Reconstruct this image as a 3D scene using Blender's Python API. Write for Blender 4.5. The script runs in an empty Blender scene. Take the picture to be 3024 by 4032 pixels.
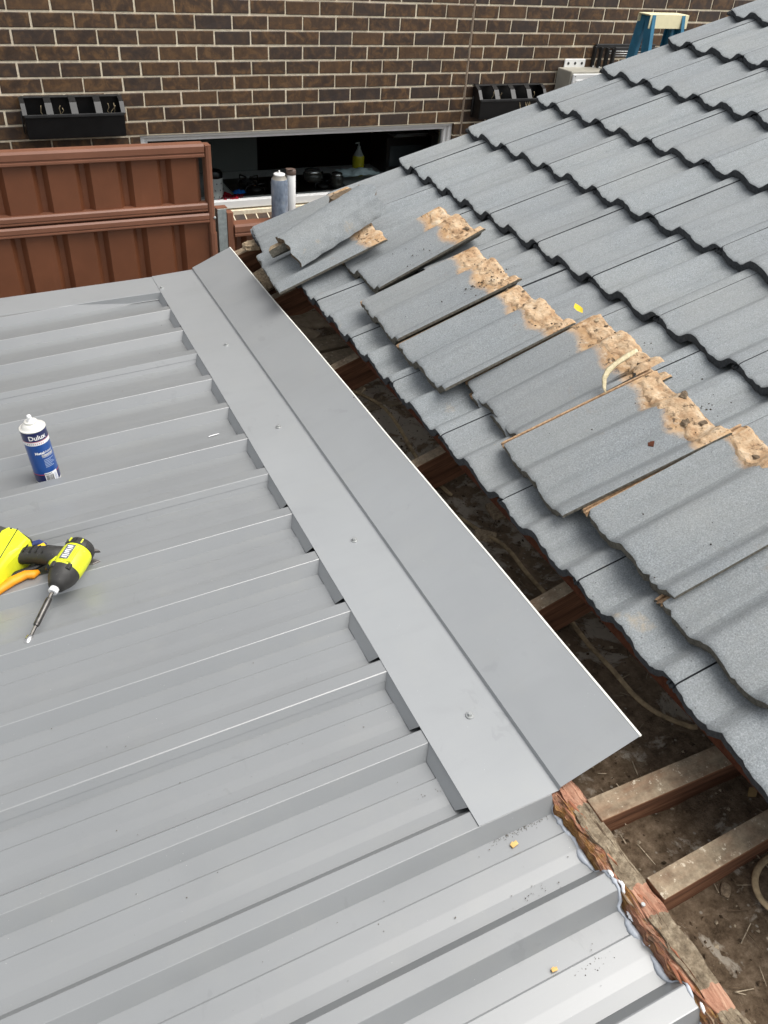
import bpy, bmesh, math, random
from mathutils import Vector, Matrix, noise
random.seed(7)
S = bpy.context.scene
COL = S.collection
R_ = math.radians

# ------------------------------------------------------------------ camera
CAMPOS = Vector((-0.5718, -5.7571, 0.6065))
RX = Vector((0.8976, -0.4361, 0.0640)); RY = Vector((-0.2191, -0.5677, -0.7936)); RZ = Vector((0.3824, 0.6983, -0.6051))
RZ.normalize(); RX = (RX - RZ * RX.dot(RZ)).normalized(); RY = RZ.cross(RX)
FPX = 3174.68
cd = bpy.data.cameras.new('camera'); cam = bpy.data.objects.new('camera', cd); COL.objects.link(cam)
cd.sensor_fit = 'VERTICAL'; cd.sensor_height = 36.0; cd.lens = FPX / 4032 * 36.0
cd.clip_start = 0.02; cd.clip_end = 500
m = Matrix((RX, -RY, -RZ)).transposed().to_4x4(); m.translation = CAMPOS
cam.matrix_world = m
S.camera = cam
S.render.resolution_x = 768; S.render.resolution_y = 1024

# ------------------------------------------------------------------ light: bright overcast, soft sun from behind right
SUN = Vector((0.40, -0.25, 1.0)).normalized()
elev = math.asin(SUN.z); rot = math.atan2(SUN.x, SUN.y)
W = bpy.data.worlds.new('World'); S.world = W; W.use_nodes = True
nt = W.node_tree; nt.nodes.clear()
sky = nt.nodes.new('ShaderNodeTexSky'); sky.sky_type = 'NISHITA'; sky.sun_disc = False
sky.sun_elevation = elev; sky.sun_rotation = rot; sky.dust_density = 3.0; sky.air_density = 1.0
hs = nt.nodes.new('ShaderNodeHueSaturation'); hs.inputs['Saturation'].default_value = 0.22
bg = nt.nodes.new('ShaderNodeBackground'); bg.inputs['Strength'].default_value = 0.105
wo = nt.nodes.new('ShaderNodeOutputWorld')
nt.links.new(sky.outputs[0], hs.inputs['Color']); nt.links.new(hs.outputs[0], bg.inputs[0]); nt.links.new(bg.outputs[0], wo.inputs[0])
sd = bpy.data.lights.new('sun', 'SUN'); sd.energy = 1.5; sd.angle = R_(55); sd.color = (1.0, 0.965, 0.91)
so = bpy.data.objects.new('sun', sd); COL.objects.link(so)
so.rotation_euler = SUN.to_track_quat('Z', 'Y').to_euler(); so.location = (3, -6, 8)
S.view_settings.view_transform = 'Standard'; S.view_settings.look = 'None'
S.view_settings.exposure = 1.10; S.view_settings.gamma = 1.0; S.view_settings.use_curve_mapping = False

# ------------------------------------------------------------------ frames
YAW = R_(-0.95); SLOPE = R_(4.01); PITCH = R_(19.68)
O = Vector((0.0346, -2.6891, -0.6666)); TO = Vector((1.0828, -2.7506, -0.2531))
HX = Vector((math.cos(YAW), math.sin(YAW), 0)); HY = Vector((-math.sin(YAW), math.cos(YAW), 0)); HZ = Vector((0, 0, 1))
def H(x, y, z): return Vector((O.x, O.y, 0)) + HX * x + HY * y + HZ * z
MROOF = Matrix.Translation(O) @ Matrix.Rotation(YAW, 4, 'Z') @ Matrix.Rotation(-SLOPE, 4, 'Y')
MTILE = Matrix.Translation(TO) @ Matrix.Rotation(YAW, 4, 'Z') @ Matrix.Rotation(-PITCH, 4, 'Y')
MHOUSE = Matrix.Translation((O.x, O.y, 0)) @ Matrix.Rotation(YAW, 4, 'Z')
def pix(p):
    d = Vector(p) - CAMPOS; z = d.dot(RZ)
    if z < 0.05: return None
    return 1512 + FPX * d.dot(RX) / z, 2016 + FPX * d.dot(RY) / z
def seen(p, mg=140):
    q = pix(p)
    return q is not None and -mg < q[0] < 3024 + mg and -mg < q[1] < 4032 + mg

# ------------------------------------------------------------------ object helpers
def link(o, parent=None):
    COL.objects.link(o)
    if parent: o.parent = parent
    return o
def tag(o, label=None, cat=None, group=None, kind=None):
    if label: o['label'] = label
    if cat: o['category'] = cat
    if group: o['group'] = group
    if kind: o['kind'] = kind
    return o
def thing(name, label, cat, mat4=None, group=None):
    o = bpy.data.objects.new(name, None); o.empty_display_size = 0.05; link(o)
    if mat4 is not None: o.matrix_world = mat4
    return tag(o, label, cat, group)
class MB:
    """collects geometry for ONE mesh object"""
    def __init__(s): s.v = []; s.f = []; s.mi = []; s.sm = []
    def add(s, V, F, mi=0, smooth=False):
        b = len(s.v); s.v += [tuple(p) for p in V]
        for f in F: s.f.append([b + i for i in f]); s.mi.append(mi); s.sm.append(smooth)
        return s
    def box(s, c, size, rot=None, mi=0, bev=0.0):
        hx, hy, hz = size[0] / 2, size[1] / 2, size[2] / 2
        c = Vector(c); M = rot if rot is not None else Matrix.Identity(3)
        if bev <= 0:
            P = [Vector((sx * hx, sy * hy, sz * hz)) for sx in (-1, 1) for sy in (-1, 1) for sz in (-1, 1)]
            F = [(0, 1, 3, 2), (4, 6, 7, 5), (0, 4, 5, 1), (2, 3, 7, 6), (0, 2, 6, 4), (1, 5, 7, 3)]
            return s.add([c + M @ p for p in P], F, mi)
        bm = bmesh.new(); bmesh.ops.create_cube(bm, size=1.0)
        for v in bm.verts: v.co = Vector((v.co.x * size[0], v.co.y * size[1], v.co.z * size[2]))
        bmesh.ops.bevel(bm, geom=bm.edges[:], offset=min(bev, 0.49 * min(size)), segments=2, affect='EDGES', profile=0.5)
        bm.verts.index_update()
        s.add([c + M @ v.co for v in bm.verts], [[v.index for v in f.verts] for f in bm.faces], mi)
        bm.free(); return s
    def lathe(s, base, axis, prof, n=20, mi=0, smooth=True, cap=True):
        base = Vector(base); a = Vector(axis).normalized()
        t = a.orthogonal().normalized(); b = a.cross(t)
        V = []; F = []
        for (r, h) in prof:
            for k in range(n):
                an = 2 * math.pi * k / n
                V.append(base + a * h + (t * math.cos(an) + b * math.sin(an)) * r)
        for i in range(len(prof) - 1):
            for k in range(n):
                k2 = (k + 1) % n
                F.append((i * n + k, i * n + k2, (i + 1) * n + k2, (i + 1) * n + k))
        s.add(V, F, mi, smooth)
        if cap:
            s.add([V[k] for k in range(n)][::-1], [list(range(n))], mi)
            s.add(V[-n:], [list(range(n))], mi)
        return s
    def tube(s, pts, r, n=8, mi=0, flat=1.0, up=None, rs=None):
        pts = [Vector(p) for p in pts]; V = []; F = []
        for i, p in enumerate(pts):
            d = (pts[min(i + 1, len(pts) - 1)] - pts[max(i - 1, 0)]).normalized()
            u = Vector(up) if up else Vector((0, 0, 1))
            sd_ = d.cross(u)
            if sd_.length < 1e-4: sd_ = d.orthogonal()
            sd_.normalize(); w = sd_.cross(d).normalized()
            rr = rs[i] if rs else r
            for k in range(n):
                an = 2 * math.pi * k / n
                V.append(p + sd_ * math.cos(an) * rr + w * math.sin(an) * rr * flat)
        for i in range(len(pts) - 1):
            for k in range(n):
                k2 = (k + 1) % n
                F.append((i * n + k, i * n + k2, (i + 1) * n + k2, (i + 1) * n + k))
        F.append(list(range(n))[::-1]); F.append([(len(pts) - 1) * n + k for k in range(n)])
        return s.add(V, F, mi, True)
    def prism(s, poly, z0, z1, mi=0, bev=0.0):
        """extrude xy polygon (ccw) between z0 and z1, with optional chamfered top and bottom"""
        n = len(poly); c = Vector((sum(p[0] for p in poly) / n, sum(p[1] for p in poly) / n))
        def ins(p, d):
            v = Vector(p[:2]) - c; L = v.length
            return c + v * max(0.1, (L - d) / L)
        if bev > 0:
            lay = [([ins(p, bev) for p in poly], z0), ([ins(p, bev * .3) for p in poly], z0 + bev * .3), (poly, z0 + bev), (poly, z1 - bev), ([ins(p, bev * .3) for p in poly], z1 - bev * .3), ([ins(p, bev) for p in poly], z1)]
        else: lay = [(poly, z0), (poly, z1)]
        V = []; F = []
        for pl, z in lay: V += [(p[0], p[1], z) for p in pl]
        for i in range(len(lay) - 1):
            for k in range(n):
                k2 = (k + 1) % n
                F.append((i * n + k, i * n + k2, (i + 1) * n + k2, (i + 1) * n + k))
        F.append(list(range(n))[::-1]); F.append([(len(lay) - 1) * n + k for k in range(n)])
        return s.add(V, F, mi, False)
    def mesh(s, name, mats):
        me = bpy.data.meshes.new(name); me.from_pydata(s.v, [], s.f)
        for m_ in (mats if isinstance(mats, (list, tuple)) else [mats]): me.materials.append(m_)
        me.polygons.foreach_set('material_index', s.mi); me.polygons.foreach_set('use_smooth', s.sm)
        me.update(); return me
    def build(s, name, mats, parent=None):
        return link(bpy.data.objects.new(name, s.mesh(name, mats)), parent)
def inst(name, me, parent=None, mat4=None):
    o = link(bpy.data.objects.new(name, me), parent)
    if mat4 is not None: o.matrix_basis = mat4
    return o
def fixnormals(o):
    bm = bmesh.new(); bm.from_mesh(o.data); bmesh.ops.recalc_face_normals(bm, faces=bm.faces); bm.to_mesh(o.data); bm.free(); return o

# ------------------------------------------------------------------ materials
class NM:
    def __init__(s, name):
        s.m = bpy.data.materials.new(name); s.m.use_nodes = True; s.t = s.m.node_tree; s.n = s.t.nodes
        s.b = s.n['Principled BSDF']; s.out = s.n['Material Output']; s._tc = None
    def node(s, typ, **kw):
        n = s.n.new(typ)
        for k, v in kw.items(): setattr(n, k, v)
        return n
    def put(s, a, b): s.t.links.new(a, b)
    def co(s, which='Object'):
        if not s._tc: s._tc = s.node('ShaderNodeTexCoord')
        return s._tc.outputs[which]
    def world(s):
        return s.node('ShaderNodeNewGeometry').outputs['Position']
    def rnd(s): return s.node('ShaderNodeObjectInfo').outputs['Random']
    def vmap(s, src, scale=(1, 1, 1), rot=(0, 0, 0), off=None):
        n = s.node('ShaderNodeMapping'); n.inputs['Scale'].default_value = scale; n.inputs['Rotation'].default_value = rot
        s.put(src, n.inputs[0])
        if off is not None: s.put(off, n.inputs['Location'])
        return n.outputs[0]
    def noise(s, scale, detail=4, rough=.55, vec=None, dist=0.0):
        n = s.node('ShaderNodeTexNoise'); n.inputs['Scale'].default_value = scale; n.inputs['Detail'].default_value = detail
        n.inputs['Roughness'].default_value = rough; n.inputs['Distortion'].default_value = dist
        s.put(vec if vec is not None else s.co(), n.inputs['Vector']); return n.outputs['Fac']
    def vor(s, scale, vec=None, feature='F1', out='Distance', rand=1.0):
        n = s.node('ShaderNodeTexVoronoi'); n.feature = feature; n.inputs['Scale'].default_value = scale; n.inputs['Randomness'].default_value = rand
        s.put(vec if vec is not None else s.co(), n.inputs['Vector']); return n.outputs[out]
    def ramp(s, fac, stops, interp='LINEAR'):
        n = s.node('ShaderNodeValToRGB'); cr = n.color_ramp; cr.interpolation = interp
        while len(cr.elements) < len(stops): cr.elements.new(0.5)
        for e, (p, c) in zip(cr.elements, stops):
            e.position = p; e.color = (c, c, c, 1) if isinstance(c, (int, float)) else (*c, 1)
        s.put(fac, n.inputs[0]); return n.outputs[0]
    def mix(s, fac, a, b, typ='MIX'):
        n = s.node('ShaderNodeMix', data_type='RGBA', blend_type=typ)
        for k, v in ((0, fac), (6, a), (7, b)):
            if isinstance(v, (int, float)): n.inputs[k].default_value = v if k == 0 else (v, v, v, 1)
            elif isinstance(v, tuple): n.inputs[k].default_value = (*v, 1)
            else: s.put(v, n.inputs[k])
        return n.outputs[2]
    def math(s, op, a, b=0.0, c=None):
        n = s.node('ShaderNodeMath', operation=op)
        for k, v in enumerate((a, b) if c is None else (a, b, c)):
            if isinstance(v, (int, float)): n.inputs[k].default_value = v
            else: s.put(v, n.inputs[k])
        return n.outputs[0]
    def sep(s, vec):
        n = s.node('ShaderNodeSeparateXYZ'); s.put(vec, n.inputs[0]); return n.outputs
    def bump(s, h, strength=.3, dist=.002, prev=None):
        n = s.node('ShaderNodeBump'); n.inputs['Strength'].default_value = strength; n.inputs['Distance'].default_value = dist
        s.put(h, n.inputs['Height'])
        if prev is not None: s.put(prev, n.inputs['Normal'])
        return n.outputs[0]
    def fin(s, col, rough=.5, spec=.5, metal=0.0, nrm=None, coat=0.0):
        b = s.b
        if isinstance(col, tuple): b.inputs['Base Color'].default_value = (*col, 1)
        else: s.put(col, b.inputs['Base Color'])
        if isinstance(rough, (int, float)): b.inputs['Roughness'].default_value = rough
        else: s.put(rough, b.inputs['Roughness'])
        b.inputs['Specular IOR Level'].default_value = spec; b.inputs['Metallic'].default_value = metal
        if coat: b.inputs['Coat Weight'].default_value = coat; b.inputs['Coat Roughness'].default_value = .12
        if nrm is not None: s.put(nrm, b.inputs['Normal'])
        return s.m
def flat(name, col, rough=.5, spec=.5, metal=0.0, var=.12, scale=18, coat=0.0, bump=0.0):
    q = NM(name); n = q.noise(scale, 5, .6)
    lo = tuple(c * (1 - var) for c in col); hi = tuple(min(1, c * (1 + var)) for c in col)
    c = q.ramp(n, [(.3, lo), (.7, hi)])
    nr = q.bump(q.noise(scale * 14, 3), bump, .001) if bump else None
    return q.fin(c, rough, spec, metal, nr, coat)

def metal_mat(name, base, dust=.5, stripe=False):
    q = NM(name); w = q.world()
    big = q.noise(2.3, 4, .6, w); mid = q.noise(11, 5, .65, w); fine = q.noise(900, 2, .5, w)
    c = q.mix(q.ramp(big, [(.35, 0.0), (.7, 1.0)]), tuple(b * .96 for b in base), tuple(b * 1.04 for b in base))
    d = q.ramp(mid, [(.52, 0.0), (.85, 1.0)])
    c = q.mix(q.math('MULTIPLY', d, .16 * dust), c, (.36, .34, .27))
    sm = q.ramp(q.noise(6.5, 2, .4, q.vmap(w, (1, 1.7, 1), (0, 0, .6)), .6), [(.60, 0.0), (.78, 1.0)])
    c = q.mix(q.math('MULTIPLY', sm, .22), c, tuple(b * .78 for b in base))
    c = q.mix(q.math('MULTIPLY', q.ramp(fine, [(.4, 0.0), (.75, 1.0)]), .10), c, tuple(b * 1.35 for b in base))
    fm = q.math('MULTIPLY', q.ramp(q.noise(36, 3, .55, q.vmap(w, (1, .6, 1), (0, 0, .5)), .5), [(.60, 0.0), (.66, 1.0)]), q.ramp(q.noise(4.5, 2, .5, q.vmap(w, (1, 1, 1), (0, 0, 1.3))), [(.55, 0.0), (.66, 1.0)]))
    c = q.mix(q.math('MULTIPLY', fm, .30), c, tuple(b * .70 for b in base))
    rain = q.noise(9, 4, .6, q.vmap(w, (.25, 3.2, 1)))
    c = q.mix(q.ramp(rain, [(.5, 0.0), (.8, .16)]), c, tuple(b * .80 for b in base))
    sp = q.vor(150, w); keep = q.ramp(q.noise(7, 3, .6, q.vmap(w, (1, 1, 1), (0, 0, 1))), [(.52, 0.0), (.62, 1.0)])
    spk = q.math('MULTIPLY', q.ramp(sp, [(.055, 1.0), (.085, 0.0)]), keep)
    rn = q.vor(150, w, out='Color'); k2 = q.ramp(q.sep(rn)[0], [(.86, 0.0), (.87, 1.0)])
    c = q.mix(q.math('MULTIPLY', spk, k2), c, (.62, .62, .6))
    k3 = q.ramp(q.sep(rn)[1], [(.975, 0.0), (.98, 1.0)])
    c = q.mix(q.math('MULTIPLY', spk, k3), c, (.05, .05, .05))
    ro = q.ramp(q.noise(3.5, 3, .5, w), [(.3, .30), (.75, .40)])
    nr = q.bump(q.noise(5, 2, .5, w), .12, .004)
    m_ = q.fin(c, ro, 1.0, 0.0, nr); q.b.inputs['IOR'].default_value = 1.6; return m_
M_ROOF = metal_mat('roof_paint', (.190, .197, .199), .6)
M_FLASH = metal_mat('flashing_paint', (.258, .268, .272), .6)
M_UNDER = flat('sheet_backing', (.78, .77, .70), .45)
M_STEEL = flat('screw_steel', (.40, .41, .40), .34, .6, .5)

def tile_mat(name, loose):
    q = NM(name); o = q.co(); w = q.world(); r = q.rnd()
    g = q.noise(330, 3, .7, w); g2 = q.noise(70, 4, .65, w); big = q.noise(3.2, 4, .6, w)
    k_ = .93 if loose else 1.02
    c = q.ramp(g, [(.27, (.128 * k_, .142 * k_, .150 * k_)), (.5, (.222 * k_, .242 * k_, .251 * k_)), (.73, (.370 * k_, .388 * k_, .395 * k_))])
    c = q.mix(q.math('MULTIPLY', q.ramp(g2, [(.45, 0.0), (.72, 1.0)]), .25), c, (.18, .185, .175))
    c = q.mix(q.ramp(big, [(.35, 0.0), (.7, .35)]), c, (.27, .27, .25))
    c = q.mix(q.math('MULTIPLY', r, .34), c, (.165 * k_, .172 * k_, .178 * k_))
    # fine streaks running down the slope, small paint wear
    st = q.noise(34, 4, .65, q.vmap(o, (.10, 1, 1), off=q.node('ShaderNodeObjectInfo').outputs['Location']))
    c = q.mix(q.ramp(st, [(.50, 0.0), (.74, .38)]), c, (.125, .135, .138))
    pit = q.vor(120, w); pc = q.sep(q.vor(120, w, out='Color'))
    c = q.mix(q.math('MULTIPLY', q.ramp(pit, [(.1, 1.0), (.17, 0.0)]), q.ramp(pc[0], [(.955, 0.0), (.965, 1.0)])), c, (.035, .032, .03))
    h = q.noise(380, 4, .75, w)
    if loose:
        x = q.sep(o)[0]; y = q.sep(o)[1]
        e = q.math('ADD', x, q.math('MULTIPLY', q.math('SUBTRACT', q.noise(30, 5, .7, w), .5), .045))
        e = q.math('ADD', e, q.math('MULTIPLY', q.math('SINE', q.math('MULTIPLY', y, 62.0)), .012))
        e = q.math('ADD', e, q.math('MULTIPLY', q.math('SUBTRACT', r, .5), .05)); mk = q.ramp(e, [(.322, 0.0), (.338, .7), (.352, 1.0)])
        sand = q.ramp(q.noise(22, 5, .65, w), [(.25, (.22, .125, .06)), (.5, (.42, .27, .145)), (.75, (.55, .40, .25))])
        sand = q.mix(q.ramp(q.noise(45, 5, .7, w), [(.52, 0.0), (.68, .7)]), sand, (.56, .48, .37))
        sand = q.mix(q.ramp(q.noise(60, 5, .75, q.vmap(w, (1, 1, 1), (.4, 0, .9))), [(.555, 0.0), (.62, .92)]), sand, (.065, .045, .03))
        c = q.mix(mk, c, sand)
        du = q.math('MULTIPLY', q.ramp(q.noise(14, 5, .75, q.vmap(w, (1, 1, 1), (0, .5, 0))), [(.62, 0.0), (.72, .6)]), q.ramp(x, [(.12, 0.0), (.34, 1.0)]))
        c = q.mix(du, c, (.21, .155, .10))
    else:
        du = q.ramp(q.noise(9, 5, .7, q.vmap(w, (1, 1, 1), (0, .5, 0))), [(.63, 0.0), (.74, .55)])
        lowx = q.ramp(q.sep(w)[0], [(.62, 1.0), (.80, 0.0)])   # dust left on the lowest course where tiles were lifted
        c = q.mix(q.math('MULTIPLY', du, lowx), c, (.38, .30, .19))
    nr = q.bump(h, .6, .002); nr = q.bump(g2, .25, .002, nr)
    return q.fin(c, .82, .25, 0.0, nr)
M_TILE = tile_mat('tile_paint', False); M_TILE_LOOSE = tile_mat('tile_paint_loose', True)
def edge_mat(name, lo, hi):
    q = NM(name); w = q.world(); c = q.ramp(q.noise(110, 5, .75, w), [(.3, lo), (.7, hi)])
    return q.fin(c, .9, .2, 0, q.bump(q.noise(160, 4, .75, w), .9, .004))
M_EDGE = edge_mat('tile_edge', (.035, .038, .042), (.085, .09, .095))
M_EDGE_LOOSE = edge_mat('tile_edge_loose', (.06, .055, .045), (.20, .185, .15))
M_TERRA = edge_mat('tile_interlock', (.22, .13, .075), (.58, .40, .24))
M_DBRN = edge_mat('brown_mortar', (.06, .042, .028), (.24, .18, .12))
M_SAND = edge_mat('bare_concrete', (.16, .11, .07), (.60, .47, .31))

M_EDGE_R = edge_mat('rubble_grey', (.07, .07, .07), (.22, .22, .21))
def brick_mat():
    q = NM('brick_face'); w = q.world(); r = q.rnd()
    n = q.noise(17, 5, .62, w, .6); n2 = q.noise(38, 4, .6, w)
    c = q.ramp(n, [(.34, (.044, .026, .016)), (.48, (.068, .039, .022)), (.58, (.118, .064, .028)), (.72, (.175, .096, .042))])
    c = q.mix(q.ramp(n2, [(.5, 0.0), (.75, .55)]), c, (.028, .020, .016))
    c = q.mix(q.ramp(r, [(.45, 0.0), (1.0, .65)]), c, (.036, .029, .027))
    c = q.mix(q.ramp(r, [(.0, .5), (.35, 0.0)]), c, (.115, .062, .028))
    vs = q.noise(60, 3, .6, q.vmap(w, (1, 1, .15)))
    c = q.mix(q.ramp(vs, [(.5, 0.0), (.8, .3)]), c, (.02, .015, .012))
    return q.fin(c, .55, .4, 0, q.bump(q.noise(60, 4, .6, w), .25, .003))
M_BRICK = brick_mat()
def mortar_mat():
    q = NM('mortar'); w = q.world()
    c = q.ramp(q.noise(40, 5, .7, w), [(.25, (.62, .52, .38)), (.6, (.86, .77, .58)), (.8, (.88, .81, .66))])
    c = q.mix(q.ramp(q.noise(4, 3, .6, w), [(.5, 0.0), (.8, .35)]), c, (.62, .45, .38))
    return q.fin(c, .9, .2, 0, q.bump(q.noise(150, 4, .7, w), .6, .003))
M_MORTAR = mortar_mat()
M_JOINT = flat('joint_sealant', (.26, .20, .15), .8, .2)
def fence_mat(name, base):
    q = NM(name); w = q.world()
    c = q.ramp(q.noise(5, 4, .6, w), [(.3, tuple(b * .85 for b in base)), (.7, tuple(b * 1.1 for b in base))])
    st = q.noise(26, 4, .65, q.vmap(w, (1, 1, .12)))
    c = q.mix(q.ramp(st, [(.6, 0.0), (.85, .16)]), c, tuple(min(1, b * 1.7 + .02) for b in base))
    c = q.mix(q.ramp(q.noise(120, 3, .6, w), [(.68, 0.0), (.74, .2)]), c, (.30, .22, .17))
    return q.fin(c, .42, .45, 0, q.bump(q.noise(4, 2, .5, w), .1, .004))
M_FENCE = fence_mat('fence_sheet_paint', (.162, .058, .026)); M_RAIL = fence_mat('fence_rail_paint', (.200, .084, .048))
M_GALV = flat('galvanised_steel', (.30, .34, .34), .5, .5, .4, .25, 40)
M_WHITE = flat('white_aluminium', (.78, .78, .76), .35, .5, 0, .04)
M_BLACK = flat('black_plastic', (.006, .006, .006), .32, .5, 0, .3)
M_DGREY = flat('dark_grey_plastic', (.018, .018, .018), .5, .4, 0, .3)
M_SOIL = flat('potting_soil', (.02, .014, .01), .95, .1, 0, .5, 60, 0, .8)
M_TWIG = flat('dry_stem', (.36, .29, .18), .9, .1, 0, .4, 60)

def wood_mat(name, lo, mid, hi, axis=0, dust=None, amt=.6, speck=True):
    q = NM(name); o = q.co(); sc = [1, 1, 1]; sc[axis] = .06
    gr = q.noise(70, 6, .7, q.vmap(o, tuple(sc)), .4)
    c = q.ramp(gr, [(.3, lo), (.52, mid), (.75, hi)])
    if dust:
        z = q.sep(q.node('ShaderNodeNewGeometry').outputs['Normal'])[2]
        up = q.ramp(z, [(.35, 0.0), (.8, 1.0)])
        d = q.math('MULTIPLY', up, q.ramp(q.noise(16, 5, .7, q.world()), [(.2, .30 * amt), (.6, amt)]))
        dd = q.ramp(q.noise(55, 6, .75, q.world()), [(.3, tuple(v * .38 for v in dust)), (.55, tuple(v * .75 for v in dust)), (.75, dust)])
        c = q.mix(d, c, dd)
        if speck:
            sp = q.ramp(q.noise(75, 5, .7, q.world()), [(.60, 0.0), (.65, 1.0)])
            c = q.mix(q.math('MULTIPLY', q.math('MULTIPLY', sp, up), .8), c, (.55, .48, .37))
    return q.fin(c, .9, .2, 0, q.bump(gr, .5, .003))
M_RAFTER = wood_mat('rafter_wood', (.060, .026, .013), (.165, .075, .040), (.28, .14, .075), 0, (.40, .32, .22), .95)
M_BATTEN = wood_mat('batten_wood', (.04, .012, .006), (.085, .028, .014), (.12, .05, .024), 1)
def beam_mat():
    q = NM('old_beam_wood'); o = q.co(); w = q.world(); y = q.sep(o)[1]
    gr = q.noise(75, 6, .75, q.vmap(o, (1, .07, 1)), .5); gr2 = q.noise(190, 3, .7, q.vmap(o, (1, .05, 1)))
    old = q.ramp(q.noise(58, 7, .75, w), [(.28, (.075, .055, .036)), (.5, (.26, .205, .14)), (.72, (.50, .42, .30))])
    fresh = q.ramp(gr, [(.3, (.19, .08, .05)), (.5, (.45, .23, .15)), (.72, (.66, .43, .30))])
    yy = q.math('ADD', y, q.math('MULTIPLY', q.math('SUBTRACT', q.noise(38, 4, .7, w), .5), .032))
    mk = None
    for (a, c) in ((-2.512, -2.40), (-2.722, -2.672), (-2.873, -2.838)):
        m1 = q.math('MULTIPLY', q.math('GREATER_THAN', yy, a), q.math('LESS_THAN', yy, c)); mk = m1 if mk is None else q.math('MAXIMUM', mk, m1)
    c = q.mix(mk, old, fresh)
    c = q.mix(q.ramp(gr2, [(.58, 0.0), (.66, .8)]), c, (.045, .025, .015))
    return q.fin(c, .92, .15, 0, q.bump(q.noise(95, 6, .8, w), .9, .006, q.bump(gr, .6, .003)))
M_BEAMTOP = beam_mat()
M_FRESH = wood_mat('fresh_cut_wood', (.13, .045, .025), (.34, .14, .08), (.54, .29, .18), 1)
def split_mat():
    q = NM('split_timber'); o = q.co(); w = q.world()
    gr = q.noise(210, 7, .8, q.vmap(o, (1, .07, 1)), .8); z = q.noise(26, 4, .65, w)
    a = q.ramp(gr, [(.34, (.06, .022, .008)), (.5, (.34, .165, .055)), (.66, (.66, .42, .17))])
    b_ = q.ramp(gr, [(.34, (.10, .035, .02)), (.5, (.42, .20, .125)), (.66, (.66, .42, .29))])
    c = q.mix(q.ramp(z, [(.42, 0.0), (.54, 1.0)]), a, b_)
    c = q.mix(q.ramp(q.noise(34, 5, .7, q.vmap(w, (1, 1, 1), (0, 0, 1))), [(.56, 0.0), (.64, .85)]), c, (.10, .072, .048))
    return q.fin(c, .9, .2, 0, q.bump(q.noise(140, 5, .8, w), .9, .005, q.bump(gr, .8, .004)))
M_OCHRE = split_mat()
def dirt_mat():
    q = NM('ceiling_dust'); w = q.world()
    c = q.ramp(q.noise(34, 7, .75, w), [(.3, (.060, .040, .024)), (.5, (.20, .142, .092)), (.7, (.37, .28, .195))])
    yb = q.ramp(q.math('ADD', q.sep(w)[1], 5.6), [(.40, 0.0), (.75, .085)])  # farther in: more bare plaster, plus lighter dust painted to make up for shade
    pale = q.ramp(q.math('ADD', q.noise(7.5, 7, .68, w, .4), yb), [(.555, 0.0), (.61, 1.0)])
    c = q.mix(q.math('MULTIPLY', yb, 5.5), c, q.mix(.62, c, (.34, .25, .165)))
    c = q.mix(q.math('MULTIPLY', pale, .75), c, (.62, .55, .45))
    fl = q.vor(75, w); fc = q.sep(q.vor(75, w, out='Color'))
    c = q.mix(q.math('MULTIPLY', q.ramp(fl, [(.16, 1.0), (.26, 0.0)]), q.ramp(fc[0], [(.84, 0.0), (.86, 1.0)])), c, (.42, .37, .30))
    nr = q.bump(q.noise(90, 7, .8, w), 1.0, .014)
    return q.fin(c, .95, .1, 0, nr)
M_DIRT = dirt_mat()
M_CABLE = flat('dusty_cable', (.36, .27, .16), .85, .2, 0, .45, 50)
M_SEAL = flat('grey_sealant', (.42, .45, .49), .4, .5, 0, .15, 60)
M_SEALW = flat('white_sealant', (.78, .78, .78), .4, .5, 0, .05)
M_GROUND = flat('ground_concrete', (.22, .21, .19), .9, .2, 0, .25, 3)
M_CHIP = flat('wood_chip', (.66, .42, .16), .9, .1, 0, .25, 90)
M_PINKCHIP = flat('pale_timber_chip', (.62, .34, .22), .9, .1, 0, .25, 90)
M_LEAF = flat('yellow_leaf', (.72, .50, .03), .6, .3, 0, .15, 60)
M_BITS = flat('dark_debris', (.045, .035, .025), .95, .1, 0, .6, 90)
# tools
def worn(name, base, rub):
    q = NM(name); w = q.world()
    c = q.ramp(q.noise(60, 3, .6, w), [(.3, tuple(b * .8 for b in base)), (.7, tuple(b * 1.2 for b in base))])
    k = q.ramp(q.noise(55, 5, .75, q.vmap(w, (1, 3, 1), (0, 0, .5))), [(.63, 0.0), (.68, .8)])
    return q.fin(q.mix(k, c, rub), .55, .4, 0, q.bump(q.noise(350, 2, .6, w), .2, .001))
def lime_mat():
    q = NM('lime_plastic'); w = q.world()
    c = q.ramp(q.noise(40, 3, .6, w), [(.3, (.62, .68, .02)), (.7, (.74, .79, .03))])
    c = q.mix(q.ramp(q.noise(70, 5, .75, w), [(.60, 0.0), (.72, .55)]), c, (.20, .20, .07))
    c = q.mix(q.ramp(q.noise(140, 4, .7, q.vmap(w, (1, 2.5, 1), (0, 0, .7))), [(.66, 0.0), (.70, .6)]), c, (.80, .82, .45))
    return q.fin(c, .42, .5, 0, q.bump(q.noise(500, 2, .6, w), .12, .0008))
M_LIME = lime_mat()
M_GRIP = worn('grip_rubber', (.030, .029, .027), (.25, .24, .22))
M_BATT = worn('battery_plastic', (.06, .06, .055), (.45, .45, .42))
M_BIT = flat('bit_steel', (.09, .085, .08), .32, .5, .8, .5, 80)
M_CHROME = flat('socket_chrome', (.55, .54, .52), .22, .5, .9, .25, 80)
M_BLADE = flat('blade_steel', (.30, .28, .26), .35, .5, .8, .3, 60)
M_ORANGE = flat('orange_grip', (.80, .30, .01), .5, .4, 0, .15, 40)
M_YELLOW = flat('yellow_grip', (.80, .52, .02), .5, .4, 0, .1, 40)
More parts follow.
